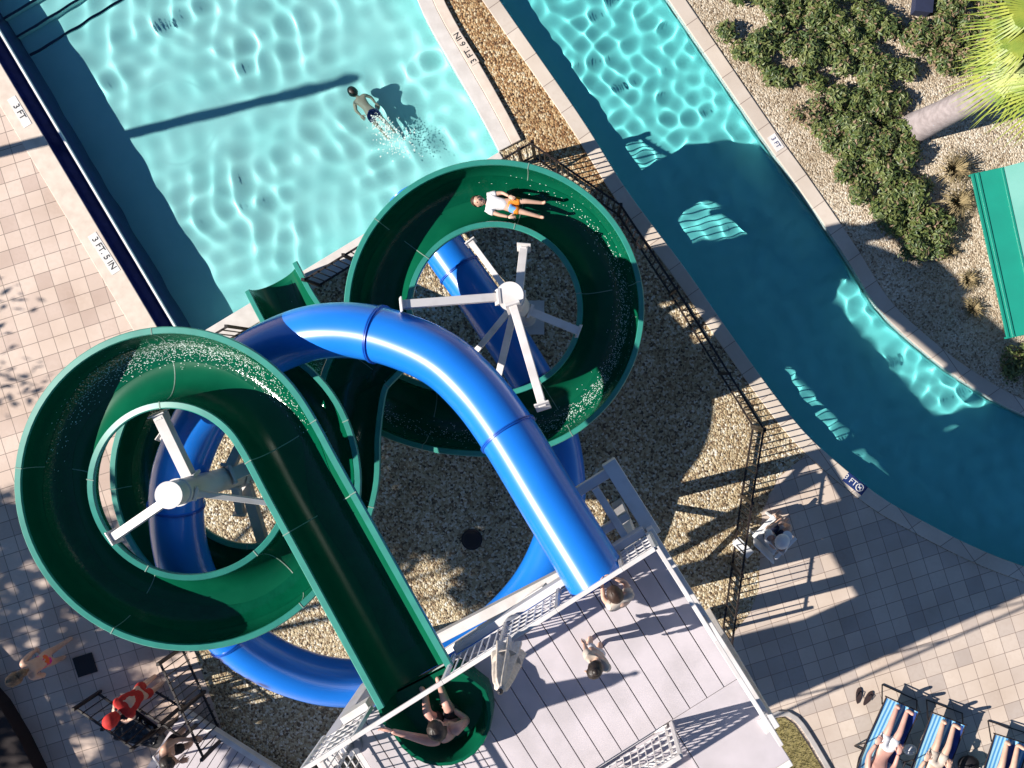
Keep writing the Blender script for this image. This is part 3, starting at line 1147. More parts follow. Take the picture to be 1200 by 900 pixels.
def person(label, mat4, h, pose, skin, hair, garments, face=(0, 1, .0), crown=(0, 0, 1), hair_len=0, bun=False, group=None, bulk=1.0, cap=None):
    """pose: joints that differ from STAND, in body heights; face and crown are directions in the body's own frame."""
    J = {k: Vector(v) for k, v in {**STAND, **pose}.items()}
    names = list(J)
    W = lambda v: mat4 @ (Vector(v) * h)
    scale = h
    pos = [W(J[k]) for k in names]
    rad = []
    for k in names:
        r_ = RAD[k]
        rad.append(tuple(x * scale * bulk for x in r_) if isinstance(r_, tuple) else r_ * scale * (bulk if k not in ('neck', 'skull') else 1))
    E_ = [(names.index(a), names.index(b)) for a, b in BONES]
    vs, fs = skin_mesh(pos, E_, rad, 0, 2)
    body = MB()
    body.add(vs, fs)
    R3 = mat4.to_3x3()
    fc, cr = (R3 @ Vector(face)).normalized(), (R3 @ Vector(crown)).normalized()
    cr = (cr - fc * cr.dot(fc)).normalized()
    sdv = fc.cross(cr)
    nk = W(J['skull'])
    hh = .070 * h + .028      # head half height
    hc = nk + cr * hh * .72 + fc * hh * .12
    body.ellipsoid(hc, sdv * hh * .74, fc * hh * .90, cr * hh, 16, 11)
    body.ellipsoid(hc + fc * hh * .25 - cr * hh * .55, sdv * hh * .50, fc * hh * .50, cr * hh * .42, 12, 8)
    body.ellipsoid(hc + fc * hh * .93 - cr * hh * .12, sdv * hh * .12, fc * hh * .18, cr * hh * .22, 8, 6)
    for s_ in (-1, 1):
        body.ellipsoid(hc + sdv * s_ * hh * .74 - cr * hh * .05, sdv * hh * .08, fc * hh * .14, cr * hh * .22, 8, 6)
        body.ellipsoid(hc + fc * hh * .80 + sdv * s_ * hh * .30 + cr * hh * .06, sdv * hh * .12, fc * hh * .07, cr * hh * .06, 8, 6, mi=1)
    body.ellipsoid(hc + fc * hh * .74 - cr * hh * .50, sdv * hh * .22, fc * hh * .06, cr * hh * .06, 8, 6, mi=2)
    # hands: palm, four fingers, thumb
    for s_, el, wr in ((-1, 'elL', 'wrL'), (1, 'elR', 'wrR')):
        a, b = W(J[el]), W(J[wr])
        f = (b - a).normalized()
        side = f.cross(R3 @ Vector((0, 1, 0)))
        if side.length < .2: side = f.cross(R3 @ Vector((1, 0, 0)))
        side.normalize()
        nrm = side.cross(f)
        hl = .052 * h
        body.ellipsoid(b + f * hl * .75, f * hl * .95, side * hl * .62, nrm * hl * .28, 10, 7)
        for k, ln in enumerate((.78, .92, .86, .68)):
            o_ = b + f * hl * 1.25 + side * hl * (-.42 + .28 * k)
            q1 = o_ + f * hl * ln * .5 + side * hl * (-.06 + .04 * k)
            q2 = q1 + f * hl * ln * .42 - nrm * hl * .26
            body.tube([o_ - f * hl * .3, o_, q1, q2], [hl * .13, hl * .13, hl * .12, hl * .085], 6)
        th0 = b + f * hl * .4 - side * hl * .45 * s_
        th1 = th0 + f * hl * .45 - side * hl * .42 * s_
        body.tube([th0, th1, th1 + f * hl * .42 - side * hl * .06 * s_], [hl * .17, hl * .14, hl * .09], 6)
    root = body.build('person', [M[skin], M['eye'], M['lip']], None, smooth=180, fix=True)
    tag(root, label, 'person', group)
    # hair follows the skull: everything behind the brow line
    mb = MB()
    hm = MB()
    hm.ellipsoid(hc - fc * hh * .06 + cr * hh * .05, sdv * hh * .84, fc * hh * .98, cr * hh * 1.07, 22, 16)
    keep = []
    for f_ in hm.f:
        c_ = sum((Vector(hm.v[i]) for i in f_), Vector()) / len(f_) - hc
        fw, uw = c_.dot(fc) / hh, c_.dot(cr) / hh
        if uw > .42 + fw * .35 - (.9 if fw < -.05 else 0): keep.append(f_)
    used = sorted({i for f_ in keep for i in f_})
    mp_ = {i: j for j, i in enumerate(used)}
    jr = random.Random(len(label))
    mb.add([Vector(hm.v[i]) + (Vector(hm.v[i]) - hc) * jr.uniform(-.03, .05) for i in used], [tuple(mp_[i] for i in f_) for f_ in keep])
    if hair_len:
        mb.tube([hc - fc * hh * .7, hc - fc * hh * 1.0 - cr * hh * .8, hc - fc * hh * .85 - cr * hh * (1 + hair_len)], [hh * .55, hh * .5, hh * .15], 8)
    if bun:
        mb.ellipsoid(hc - fc * hh * .55 + cr * hh * .95, sdv * hh * .42, fc * hh * .42, cr * hh * .36, 10, 7)
    mb.build('hair', M[hair], root, smooth=180, fix=True)
    if cap:
        mb = MB()
        mb.ellipsoid(hc + cr * hh * .28 - fc * hh * .04, sdv * hh * .92, fc * hh * 1.04, cr * hh * .95, 16, 9)
        mb.ellipsoid(hc + cr * hh * .38 + fc * hh * .95, sdv * hh * .70, fc * hh * .62, cr * hh * .07, 14, 6)
        mb.build('cap', M[cap], root, smooth=60, fix=True)
    for nm, kind, mt in garments:
        if kind == 'shirt':
            js, bs = ['pelvis', 'spine', 'chest', 'neck', 'shL', 'shR', 'mL', 'mR'], [('pelvis', 'spine'), ('spine', 'chest'), ('chest', 'neck'), ('chest', 'shL'), ('chest', 'shR'), ('shL', 'mL'), ('shR', 'mR')]
            X = {**J, 'mL': J['shL'].lerp(J['elL'], .62), 'mR': J['shR'].lerp(J['elR'], .62), 'neck': J['chest'].lerp(J['neck'], .72), 'pelvis': J['pelvis'].lerp(J['spine'], -.12)}
            rr = {'pelvis': (.092, .068), 'spine': (.084, .062), 'chest': (.100, .066), 'neck': .052, 'shL': .053, 'shR': .053, 'mL': .046, 'mR': .046}
        elif kind == 'shorts':
            js, bs = ['pelvis', 'spine', 'hipL', 'hipR', 'mL', 'mR'], [('pelvis', 'spine'), ('pelvis', 'hipL'), ('hipL', 'mL'), ('pelvis', 'hipR'), ('hipR', 'mR')]
            X = {**J, 'mL': J['hipL'].lerp(J['knL'], .72), 'mR': J['hipR'].lerp(J['knR'], .72), 'spine': J['pelvis'].lerp(J['spine'], .5)}
            rr = {'pelvis': (.092, .068), 'spine': (.080, .060), 'hipL': .068, 'hipR': .068, 'mL': .060, 'mR': .060}
        else:
            js, bs = ['pelvis', 'spine', 'chest', 'hipL', 'hipR'], [('pelvis', 'spine'), ('spine', 'chest'), ('pelvis', 'hipL'), ('pelvis', 'hipR')]
            X = {**J, 'chest': J['chest'].lerp(J['neck'], .2), 'hipL': J['hipL'].lerp(J['knL'], .1), 'hipR': J['hipR'].lerp(J['knR'], .1)}
            rr = {'pelvis': (.088, .064), 'spine': (.078, .058), 'chest': (.092, .062), 'hipL': .064, 'hipR': .064}
        v2, f2 = skin_mesh([W(X[j]) for j in js], [(js.index(a), js.index(b)) for a, b in bs], [tuple(x * h * bulk for x in rr[j]) if isinstance(rr[j], tuple) else rr[j] * h * bulk for j in js], 0, 2)
        mb = MB()
        jr = random.Random(3)
        mb.add([Vector(v) + Vector((jr.uniform(-1, 1), jr.uniform(-1, 1), jr.uniform(-1, 1))) * .004 for v in v2], f2)
        mb.build(nm, M[mt], root, smooth=180, fix=True)
    return root


def frame(origin, fwd, up=(0, 0, 1)):
    """local +Y = fwd, +Z = up"""
    y = Vector(fwd).normalized()
    z = Vector(up)
    z = (z - y * z.dot(y)).normalized()
    x = y.cross(z)
    m = Matrix((x, y, z)).transposed().to_4x4()
    m.translation = Vector(origin)
    return m


def flat_dir(p0, p1):
    v = P(*p1) - P(*p0)
    v.z = 0
    return v.normalized()


LIE = (0, 0, 1)
# the rider: on the back, head to the photo's left, feet first
hd = flat_dir((645, 246), (565, 237))
m = frame(P(641, 245, 2.30) , (0, 0, 1), hd)
person('person lying back in the green loop in a white shirt and orange shorts', m, 1.22,
       {'wrL': (-.10, .09, .52), 'elL': (-.15, .02, .62), 'wrR': (.17, .05, .50), 'elR': (.155, .03, .63), 'knL': (-.07, .03, .285), 'knR': (.085, .03, .285), 'anL': (-.075, .01, .05), 'anR': (.12, .01, .05), 'toL': (-.08, .09, .03), 'toR': (.13, .09, .03)},
       'skin', 'hair_brown', [('shirt', 'shirt', 'shirt_white'), ('shorts', 'shorts', 'orange_short')])
# the man seated in the start tub, one arm up to the bar
fd = -ax
gp = P(528, 848, ZP + .10)
m = frame(Vector((gp.x, gp.y, ZP - .36)), fd)
barL = m.inverted() @ D(.70, -.0, 1.02)
hman = 1.62
bl = barL / hman
SHL = Vector((-.115, .02, .565))
if (bl - SHL).length > .40: bl = SHL + (bl - SHL).normalized() * .40
person('person sitting bare backed in the start tub, one arm on the bar', m, hman,
       {'pelvis': (0, 0, .30), 'spine': (0, .0, .385), 'chest': (0, .015, .50), 'neck': (0, .045, .59), 'skull': (0, .075, .63),
        'shL': (-.115, .02, .565), 'elL': tuple(SHL + (bl - SHL) * .52), 'wrL': tuple(SHL + (bl - SHL) * .93), 'shR': (.115, .02, .565), 'elR': (.17, .0, .42), 'wrR': (.09, .12, .37),
        'hipL': (-.055, .03, .29), 'knL': (-.09, .19, .42), 'anL': (-.08, .29, .26), 'toL': (-.085, .37, .26),
        'hipR': (.055, .03, .29), 'knR': (.08, .19, .42), 'anR': (.06, .30, .26), 'toR': (.07, .38, .26)},
       'skin_pink', 'hair_dark', [('swim_trunks', 'shorts', 'dark_cloth')], face=(0, .9, -.45), crown=(0, .3, 1), bulk=1.12)
# child on the deck
m = frame(P(697, 750, ZP + .005), (-.5, -.8, 0))
person('person with a dark bun standing alone on the white deck', m, 1.22, {'wrL': (-.06, .12, .62), 'elL': (-.15, .03, .64), 'wrR': (.15, -.02, .5)},
       'skin', 'hair_dark', [('shirt', 'shirt', 'shirt_cream'), ('shorts', 'shorts', 'shirt_white')], bun=True, face=(0, .9, -.4))
# watcher at the rail by the blue tube
m = frame(P(727, 689, ZP + .005), flat_dir((727, 689), (700, 650)))
person('person with brown hair leaning on the rail beside the blue tube', m, 1.26,
       {'chest': (0, .05, .72), 'neck': (0, .10, .80), 'skull': (0, .12, .835), 'shL': (-.108, .07, .775), 'shR': (.108, .07, .775), 'elL': (-.13, .16, .70), 'wrL': (-.07, .27, .755), 'elR': (.13, .16, .70), 'wrR': (.07, .27, .755)},
       'skin', 'hair_brown', [('shirt', 'shirt', 'shirt_cream'), ('shorts', 'shorts', 'shirt_cream')], face=(0, .8, -.6), crown=(0, .6, 1))
# swimmer: prone, head to the upper left
hd = flat_dir((466, 166), (418, 112))
m = frame(P(458, 158, -.43), (0, 0, -1), hd)
sw = person('person swimming face down in the pool in patterned trunks', m, 1.15,
            {'shL': (-.1, .0, .80), 'elL': (-.17, .06, .70), 'wrL': (-.16, .10, .60), 'elR': (.17, .06, .70), 'wrR': (.16, .10, .58), 'knL': (-.07, .05, .28), 'knR': (.07, .04, .28), 'anL': (-.07, .10, .05), 'anR': (.08, .08, .06), 'toL': (-.07, .13, -.02), 'toR': (.08, .11, -.02),
             'skull': (0, -.02, .875)},
            'skin', 'hair_dark', [('swim_trunks', 'shorts', 'blue_short')], face=(0, .9, .3))
sw.cycles.is_caustics_receiver = True
mb = MB()
rr = random.Random(12)
for _ in range(420):
    tt = rr.random()
    q = P(440 + 32 * tt + rr.gauss(0, 5 + 7 * tt), 138 + 38 * tt + rr.gauss(0, 4 + 6 * tt), -.29 + rr.uniform(0, .03))
    a = rr.uniform(0, 6.28)
    r1 = rr.uniform(.006, .022)
    u, w_ = Vector((math.cos(a), math.sin(a), 0)) * r1, Vector((-math.sin(a), math.cos(a), 0)) * r1 * rr.uniform(.4, .9)
    mb.add([q + u, q + w_, q - u, q - w_], [(0, 1, 2, 3)])
tag(mb.build('splash', M['foam']), 'white splash around the kicking legs of the swimmer', 'splash', kind='stuff')
# girl walking on the shaded pavers
m = frame(P(83, 757, .004), flat_dir((83, 757), (60, 775)))
person('person in a pink and orange swimsuit walking on the shaded pavers', m, 1.62,
       {'chest': (0, .06, .72), 'neck': (0, .10, .81), 'skull': (0, .13, .845), 'shL': (-.1, .07, .785), 'shR': (.1, .07, .785), 'elL': (-.13, .06, .62), 'wrL': (-.12, .14, .52), 'elR': (.14, .02, .63), 'wrR': (.15, .06, .48), 'knL': (-.055, .08, .28), 'anL': (-.06, .10, .045), 'toL': (-.06, .2, .02), 'anR': (.06, -.10, .06), 'toR': (.065, -.01, .02), 'knR': (.055, .0, .285)},
       'skin', 'hair_light', [('swimsuit', 'suit', 'pink_suit')], face=(0, .9, -.4), hair_len=.5)
# person in red by the gate
m = frame(P(188, 795, .004), flat_dir((188, 795), (165, 822)))
person('person in a red shirt and red shorts leaning over the black gate', m, 1.62,
       {'chest': (0, .08, .71), 'neck': (0, .15, .79), 'skull': (0, .18, .825), 'shL': (-.1, .1, .77), 'shR': (.1, .1, .77), 'elL': (-.13, .18, .64), 'wrL': (-.10, .28, .585), 'elR': (.13, .18, .64), 'wrR': (.10, .28, .585)},
       'skin', 'shirt_red', [('shirt', 'shirt', 'shirt_red'), ('shorts', 'shorts', 'shirt_red')], face=(0, .9, -.5), cap='shirt_red')
# person going up onto the walkway
m = frame(P(222, 855, .0), flat_dir((205, 868), (240, 868)))
person('person with dark hair in dark trunks holding the walkway handrail', m, 1.70,
       {'chest': (0, .05, .72), 'neck': (0, .10, .80), 'skull': (0, .12, .835), 'shL': (-.11, .06, .785), 'shR': (.11, .06, .785), 'elL': (-.14, .14, .66), 'wrL': (-.12, .27, .60), 'wrR': (.15, .10, .50), 'knR': (.055, .12, .30), 'anR': (.06, .08, .10), 'toR': (.06, .17, .08)},
       'skin_tan', 'hair_dark', [('swim_trunks', 'shorts', 'dark_cloth')], face=(0, .9, -.3))

# ------------------------------------------------------------------ umbrellas on the deck


def umbrella(label, g, h=2.55):
    t = thing('patio_umbrella', label, 'umbrella', g, 'closed umbrellas on the deck')
    mb = MB()
    mb.tube([g, g + Vector((0, 0, h))], .024, 12)
    mb.build('pole', M['pole'], t, smooth=40)
    mb = MB()
    mb.tube([g + Vector((0, 0, .004)), g + Vector((0, 0, .06)), g + Vector((0, 0, .07)), g + Vector((0, 0, .3))], [.15, .14, .045, .04], 18)
    mb.build('base', M['pole'], t, smooth=40)
    rr = random.Random(2)
    mb = MB()
    n, zs = 40, [1.18, 1.25, 1.5, 1.8, 2.1, 2.35, 2.47, 2.50]
    rs = [.15, .165, .15, .13, .11, .085, .05, .025]
    vs = []
    for j, (z, r_) in enumerate(zip(zs, rs)):
        for k in range(n):
            a = 2 * math.pi * k / n
            f = 1 + .34 * math.cos(8 * a + .25 * j) * (1 - j / 9)
            vs.append(g + Vector((math.cos(a) * r_ * f, math.sin(a) * r_ * f, z * h / 2.55 + (.06 * math.cos(8 * a) if j == 0 else 0))))
    mb.add(vs, [(j * n + k, j * n + (k + 1) % n, (j + 1) * n + (k + 1) % n, (j + 1) * n + k) for j in range(len(zs) - 1) for k in range(n)] + [tuple((len(zs) - 1) * n + k for k in range(n))])
    mb.build('canopy', M['canvas'], t, smooth=180)
    mb = MB()
    mb.tube([g + Vector((0, 0, h)), g + Vector((0, 0, h + .05)), g + Vector((0, 0, h + .09))], [.02, .035, .008], 10)
    mb.build('finial', M['steel_dark'], t, smooth=60)
    for k in range(8):
        a = 2 * math.pi * (k + .5) / 8
        e = Vector((math.cos(a), math.sin(a), 0))
        mb = MB()
        mb.tube([g + e * .05 + Vector((0, 0, 1.05)), g + e * .10 + Vector((0, 0, 1.6)), g + e * .03 + Vector((0, 0, h - .1))], .008, 6)
        mb.build('rib', M['pole'], t)
    mb = MB()
    mb.tube([g + Vector((0, 0, 1.62)), g + Vector((0, 0, 1.67))], .165, 20)
    mb.build('tie_strap', M['canvas'], t, smooth=40)
    return t


umbrella('closed cream umbrella standing at the front rail between the two slides', P(604, 733, ZP + .004))
umbrella('closed cream umbrella at the deck corner beyond the start tub', P(412, 872, ZP + .004))

# ------------------------------------------------------------------ planting
def leaf_mesh(mb, c, nrm, ln, wd, rr, mi=0):
    n = Vector(nrm).normalized()
    a = Vector((rr.gauss(0, 1), rr.gauss(0, 1), rr.gauss(0, 1)))
    u = (a - n * a.dot(n))
    if u.length < 1e-3: u = Vector((1, 0, 0))
    u.normalize()
    w = n.cross(u)
    mb.add([c - u * ln, c + w * wd + n * wd * .3, c + u * ln, c - w * wd + n * wd * .3], [(0, 1, 2, 3)], mi)


M['leaf_dry'] = simple('leaf_dry', (.26, .18, .12), (.20, .14, .07), .7, 7)
M['leaf_dark'] = simple('leaf_dark', (.045, .082, .020), (.07, .10, .03), .5, 7)


def shrub(name, label, blobs, count, seed, kind=None, dry=.08, cat='shrub'):
    """low leafy shrub: blobs are (px, py, radius in px, height in m)"""
    rr = random.Random(seed)
    g = P(blobs[0][0], blobs[0][1], 0)
    t = thing(name, label, cat, g, 'low shrubs in the pale gravel')
    mb = MB()
    tot = sum(b[2] ** 2 for b in blobs)
    for (bx, by, br, bh) in blobs:
        c = P(bx, by, 0)
        r_ = br / 62
        m_ = int(count * br * br / tot)
        sub = [(rr.uniform(0, 6.28), rr.uniform(.2, 1) ** .5 * r_, rr.uniform(.55, 1.1)) for _ in range(max(3, int(br / 4)))]
        for _ in range(m_):
            a0, d0, hs = rr.choice(sub)
            lr = rr.uniform(.14, .26)
            v = Vector((rr.gauss(0, 1), rr.gauss(0, 1), abs(rr.gauss(0, 1)) + .1)).normalized()
            rad = lr * rr.uniform(.35, 1.0) ** .4
            q = c + Vector((math.cos(a0) * d0, math.sin(a0) * d0, 0)) + Vector((v.x * rad, v.y * rad, .02 + v.z * rad * 1.2 * hs + bh * hs * .55 * max(0, 1 - d0 / r_ * .5)))
            mi = 2 if rr.random() < dry else (1 if rr.random() < .45 else 0)
            leaf_mesh(mb, q, v + Vector((0, 0, .5)) + Vector((rr.gauss(0, .5), rr.gauss(0, .5), 0)), rr.uniform(.036, .066), rr.uniform(.014, .026), rr, mi)
    mb.build('foliage', [M['leaf'], M['leaf_dark'], M['leaf_dry']], t)
    return t


shrub('low_shrub', 'broad dense green shrub mass nearest the top of the lazy river', [(890, 30, 42, .35), (935, 25, 45, .4), (985, 40, 44, .4), (1020, 62, 40, .38), (965, 78, 34, .3), (915, 72, 30, .3), (1035, 95, 30, .35), (1000, 100, 26, .35), (880, -15, 40, .35), (950, -25, 46, .4)], 26000, 1)
shrub('low_shrub', 'long green shrub mass running down beside the palm base', [(1000, 128, 34, .4), (1025, 150, 36, .42), (985, 160, 28, .35), (1045, 185, 34, .42), (1005, 185, 28, .35), (1055, 215, 34, .42), (1030, 225, 30, .4), (1070, 245, 32, .42), (1085, 272, 26, .38), (1058, 275, 24, .36), (1045, 250, 24, .36)], 23000, 2)
shrub('low_shrub', 'green shrub patch above the palm trunk near the dark box', [(1100, 35, 30, .35), (1130, 18, 36, .38), (1165, 22, 34, .38), (1140, 50, 30, .33), (1105, 58, 22, .28), (1175, 50, 22, .3), (1078, 45, 18, .25)], 12500, 3, dry=.22)
shrub('low_shrub', 'small sparse brown green shrub on the gravel by the river coping', [(955, 145, 22, .18), (945, 130, 16, .15)], 900, 4, dry=.55)
shrub('low_shrub', 'small green shrub at the river bend half out of the shade', [(1193, 420, 20, .3), (1205, 432, 22, .3)], 1200, 5)
shrub('low_shrub', 'yellow green sprig between the long shrub mass and the river', [(1000, 205, 12, .2), (1010, 212, 9, .18)], 420, 6, dry=.1)


def tuft(label, x, y, r, seed, n=150):
    rr = random.Random(seed)
    g = P(x, y, .004)
    mb = MB()
    for _ in range(n):
        a = rr.uniform(0, 6.28)
        l_ = r / 62 * rr.uniform(.5, 1.15)
        lean = rr.uniform(.4, 1.0)
        d_ = Vector((math.cos(a), math.sin(a), 0))
        sdx = Vector((-d_.y, d_.x, 0)) * .007
        b0 = g + d_ * rr.uniform(0, .06)
        m1 = b0 + d_ * l_ * lean * .5 + Vector((0, 0, l_ * .55))
        e = b0 + d_ * l_ * lean + Vector((0, 0, l_ * (.75 - .5 * lean)))
        mb.add([b0 - sdx, b0 + sdx, m1 + sdx, m1 - sdx, e], [(0, 1, 2, 3), (3, 2, 4)])
    return tag(mb.build('grass_tuft', M['straw']), label, 'grass tuft', 'dry grass tufts in the pale gravel')


tuft('dry straw coloured grass tuft just below the drooping palm leaves', 1115, 200, 30, 1, 220)
tuft('dry grass tuft between the long shrub mass and the green roof corner', 1120, 238, 28, 2, 220)
tuft('small brown grass tuft alone on the gravel beside the green roof', 1133, 328, 16, 3)
tuft('faint dry grass tuft at the edge of the shade by the green roof', 1138, 362, 17, 4)
tuft('thin dry grass tuft on the gravel below the long shrub mass', 1110, 296, 15, 5, 90)

# palm
pb = P(1072, 150, 0)
palm = thing('palm_tree', 'palm with a pale smooth trunk and yellow green fan leaves', 'palm tree', pb)
ptop = pb + Vector((.78, -.02, 4.95))
tr = [pb + (ptop - pb) * (k / 10) + Vector((0, 0, 0)) for k in range(11)]
mb = MB()
mb.tube(tr, [.30, .27, .245, .235, .23, .225, .22, .215, .21, .20, .19], 26)
mb.build('trunk', M['bark'], palm, smooth=60)
rr = random.Random(8)
for k in range(26):
    a = 2 * math.pi * k / 26 * 2.4 + rr.uniform(-.2, .2)
    el = R(rr.uniform(-45, 60) if k > 8 else rr.uniform(-60, -20))
    d_ = Vector((math.cos(a) * math.cos(el), math.sin(a) * math.cos(el), math.sin(el)))
    pl = rr.uniform(.7, 1.05)
    hub = ptop + Vector((0, 0, .1)) + d_ * pl + Vector((0, 0, -.15))
    mb = MB()
    mb.tube([ptop + Vector((0, 0, .05)), ptop + d_ * pl * .55 + Vector((0, 0, .08)), hub], [.028, .02, .014], 6)
    up = Vector((0, 0, 1))
    sdx = d_.cross(up)
    sdx = sdx.normalized() if sdx.length > .05 else Vector((1, 0, 0))
    un = sdx.cross(d_).normalized()
    nl = 30
    for j in range(nl):
        b_ = R(-78 + 156 * j / (nl - 1))
        ln = (.95 - .25 * abs(b_) / R(78)) * rr.uniform(.85, 1.1)
        dr = (d_ * math.cos(b_) + sdx * math.sin(b_)).normalized()
        wv = dr.cross(un).normalized() * .017
        q1 = hub + dr * ln * .55
        q2 = hub + dr * ln + Vector((0, 0, -.42 * ln * rr.uniform(.7, 1.3)))
        mb.add([hub - wv * .4, hub + wv * .4, q1 + wv, q1 - wv, q2], [(0, 1, 2, 3), (3, 2, 4)])
    mb.build('frond', M['leaf_yellow'], palm)

# unseen tree dappling the lower deck; extra leaf clusters added to shade the gravel
tb = Vector((-16.2, -7.6, 0))
tree = thing('shade_tree', 'broad leafy tree beside the deck, its crown shaped to shade the pavers and gravel', 'tree', tb)
rr = random.Random(21)
SH = Vector((math.cos(R(14)), math.sin(R(14)), 0)) / math.tan(R(34.4))
fork = tb + Vector((.2, .4, 4.2))
mb = MB()
mb.tube([tb, tb + Vector((.1, .1, 2.0)), fork], [.36, .28, .22], 14)
mb.build('trunk', M['wood'], tree, smooth=60)
targets = [(445, 530, .75, 1), (490, 545, .7, 1), (535, 560, .65, 1), (548, 600, .6, 1), (505, 595, .7, 1), (460, 600, .7, 1), (445, 650, .6, 1), (545, 630, .55, 1), (568, 655, .5, 1), (580, 690, .5, 1), (560, 690, .35, 1), (460, 480, .6, 1), (515, 628, .45, 1), (400, 600, .7, 1), (370, 540, .6, .6),
           (335, 858, .5, 1), (365, 850, .55, 1), (400, 862, .55, 1), (422, 845, .5, 1), (385, 890, .6, 1), (430, 880, .5, 1)]
for _ in range(34):
    targets.append((rr.uniform(-30, 185), rr.uniform(600, 930), rr.uniform(.45, .75), rr.uniform(.18, .6)))
mb, lv = MB(), MB()
for i, (tx, ty, r_, dn) in enumerate(targets):
    z = rr.uniform(6.3, 8.3)
    e = P(tx, ty, 0) - SH * z + Vector((0, 0, z))
    if i % 2 == 0:
        mid = fork.lerp(e, .5) + Vector((0, 0, .5))
        mb.tube([fork, mid, e], [.10, .06, .015], 6)
    for _ in range(int(620 * r_ * r_ * dn)):
        v = Vector((rr.gauss(0, 1), rr.gauss(0, 1), rr.gauss(0, .8))).normalized() * r_ * rr.random() ** .45
        leaf_mesh(lv, e + v, Vector((rr.gauss(0, 1), rr.gauss(0, 1), 1)), rr.uniform(.10, .17), rr.uniform(.05, .085), rr)
mb.build('limb', M['wood'], tree, smooth=60)
lv.build('crown', M['leaf'], tree)
# small tree further up with sparse twigs
tb = Vector((-17.4, -1.2, 0))
tree = thing('shade_tree', 'slim sparse tree beside the upper deck, shading a few pavers', 'tree', tb)
mb = MB()
mb.tube([tb, tb + Vector((0, .1, 2.2)), tb + Vector((.1, .1, 4.2))], [.14, .1, .06], 10)
mb.build('trunk', M['wood'], tree, smooth=60)
mb, lv = MB(), MB()
for k in range(11):
    a = rr.uniform(0, 6.28)
    s_ = tb + Vector((.1, .1, rr.uniform(2.2, 4.0)))
    e = s_ + Vector((math.cos(a) * .9, math.sin(a) * .9, rr.uniform(.2, .8)))
    mb.tube([s_, e], [.035, .01], 6)
    for _ in range(42):
        v = Vector((rr.gauss(0, .28), rr.gauss(0, .28), rr.gauss(0, .22)))
        leaf_mesh(lv, e + v, Vector((rr.gauss(0, 1), rr.gauss(0, 1), 1)), rr.uniform(.06, .12), rr.uniform(.025, .05), rr)
mb.build('limb', M['wood'], tree, smooth=60)
lv.build('crown', M['leaf'], tree)

# lamp post beyond the frame whose shadow crosses the deck and pool
lp = Vector((-15.2, 3.15, 0))
t = thing('lamp_post', 'tall lamp post beside the pool deck', 'lamp post', lp)
mb = MB()
mb.tube([lp, lp + Vector((0, 0, .4)), lp + Vector((0, 0, 6.8))], [.14, .115, .10], 16)
mb.build('pole', M['white_steel'], t, smooth=40)
mb = MB()
mb.tube([lp + Vector((0, 0, 6.8)), lp + Vector((0, 0, 6.95)), lp + Vector((0, 0, 7.1))], [.10, .13, .08], 16)
mb.build('lantern', M['pale_metal'], t, smooth=40)

# lawn bed with its kerb by the tower
bed = px([(893, 852), (905, 842), (918, 840), (930, 848), (945, 870), (962, 898), (985, 940), (1000, 990), (930, 990), (900, 900)])
mb = MB()
mb.prism(bed, -.04, .03)
o = mb.build('lawn_bed', M['lawn'])
o['kind'] = 'structure'
o.name = 'lawn'
kb_ = resample(px([(897, 848), (908, 840), (920, 838), (933, 846), (948, 868), (965, 897), (990, 940)]), .15)
strip('kerb', kb_, -.0, .10, -.05, .06, M['concrete'])
mb = MB()
rr = random.Random(4)
bx = [(p.x, p.y) for p in bed]
for _ in range(9000):
    x, y = rr.uniform(3.4, 5.6), rr.uniform(-9, -6.2)
    if not in_poly(x, y, bx): continue
    b0 = Vector((x, y, .03))
    e = b0 + Vector((rr.gauss(0, .025), rr.gauss(0, .025), rr.uniform(.03, .07)))
    s_ = Vector((rr.gauss(0, 1), rr.gauss(0, 1), 0)).normalized() * .006
    mb.add([b0 - s_, b0 + s_, e], [(0, 1, 2)])
o = mb.build('grass', M['lawn'])
tag(o, 'short dry grass in the kerbed bed beside the tower', 'grass', kind='stuff')

# ------------------------------------------------------------------ green metal roof
shed = thing('pump_shed', 'low shed with a green sheet metal roof beside the palm', 'shed', P(1185, 300, 0))
zr = .62
q0, q1 = P(1138, 205, zr), P(1180, 396, zr)
rd = (q1 - q0)
RLn = rd.length
rd.normalize()
rn = Vector((-rd.y, rd.x, 0))
if rn.x < 0: rn = -rn


def roofpt(a, b, z): return q0 + rd * a + rn * b + Vector((0, 0, z))


mb = MB()
mb.box(roofpt(RLn / 2, 1.31, -.30), rd * (RLn / 2 - .35), rn * .85, Vector((0, 0, .31)))
mb.build('wall', M['concrete'], shed)
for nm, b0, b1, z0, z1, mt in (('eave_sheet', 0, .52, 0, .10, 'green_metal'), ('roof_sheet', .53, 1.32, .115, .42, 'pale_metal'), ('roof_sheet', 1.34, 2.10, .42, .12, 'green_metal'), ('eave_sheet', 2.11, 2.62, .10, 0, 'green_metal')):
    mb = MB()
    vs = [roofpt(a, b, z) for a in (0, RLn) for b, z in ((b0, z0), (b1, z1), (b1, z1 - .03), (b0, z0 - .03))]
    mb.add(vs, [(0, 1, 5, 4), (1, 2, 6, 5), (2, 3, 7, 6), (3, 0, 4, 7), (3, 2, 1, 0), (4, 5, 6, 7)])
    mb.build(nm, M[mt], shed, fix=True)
for b, z in ((.02, .012), (.11, .03), (.525, .118), (1.33, .435), (2.6, .012)):
    mb = MB()
    mb.beam(roofpt(0, b, z), roofpt(RLn, b, z), .035, .035)
    mb.build('seam', M['green_metal'], shed)
for a in (0, RLn):
    mb = MB()
    mb.beam(roofpt(a, 0, -.05), roofpt(a, 2.62, -.05), .03, .12)
    mb.build('fascia', M['green_metal'], shed)

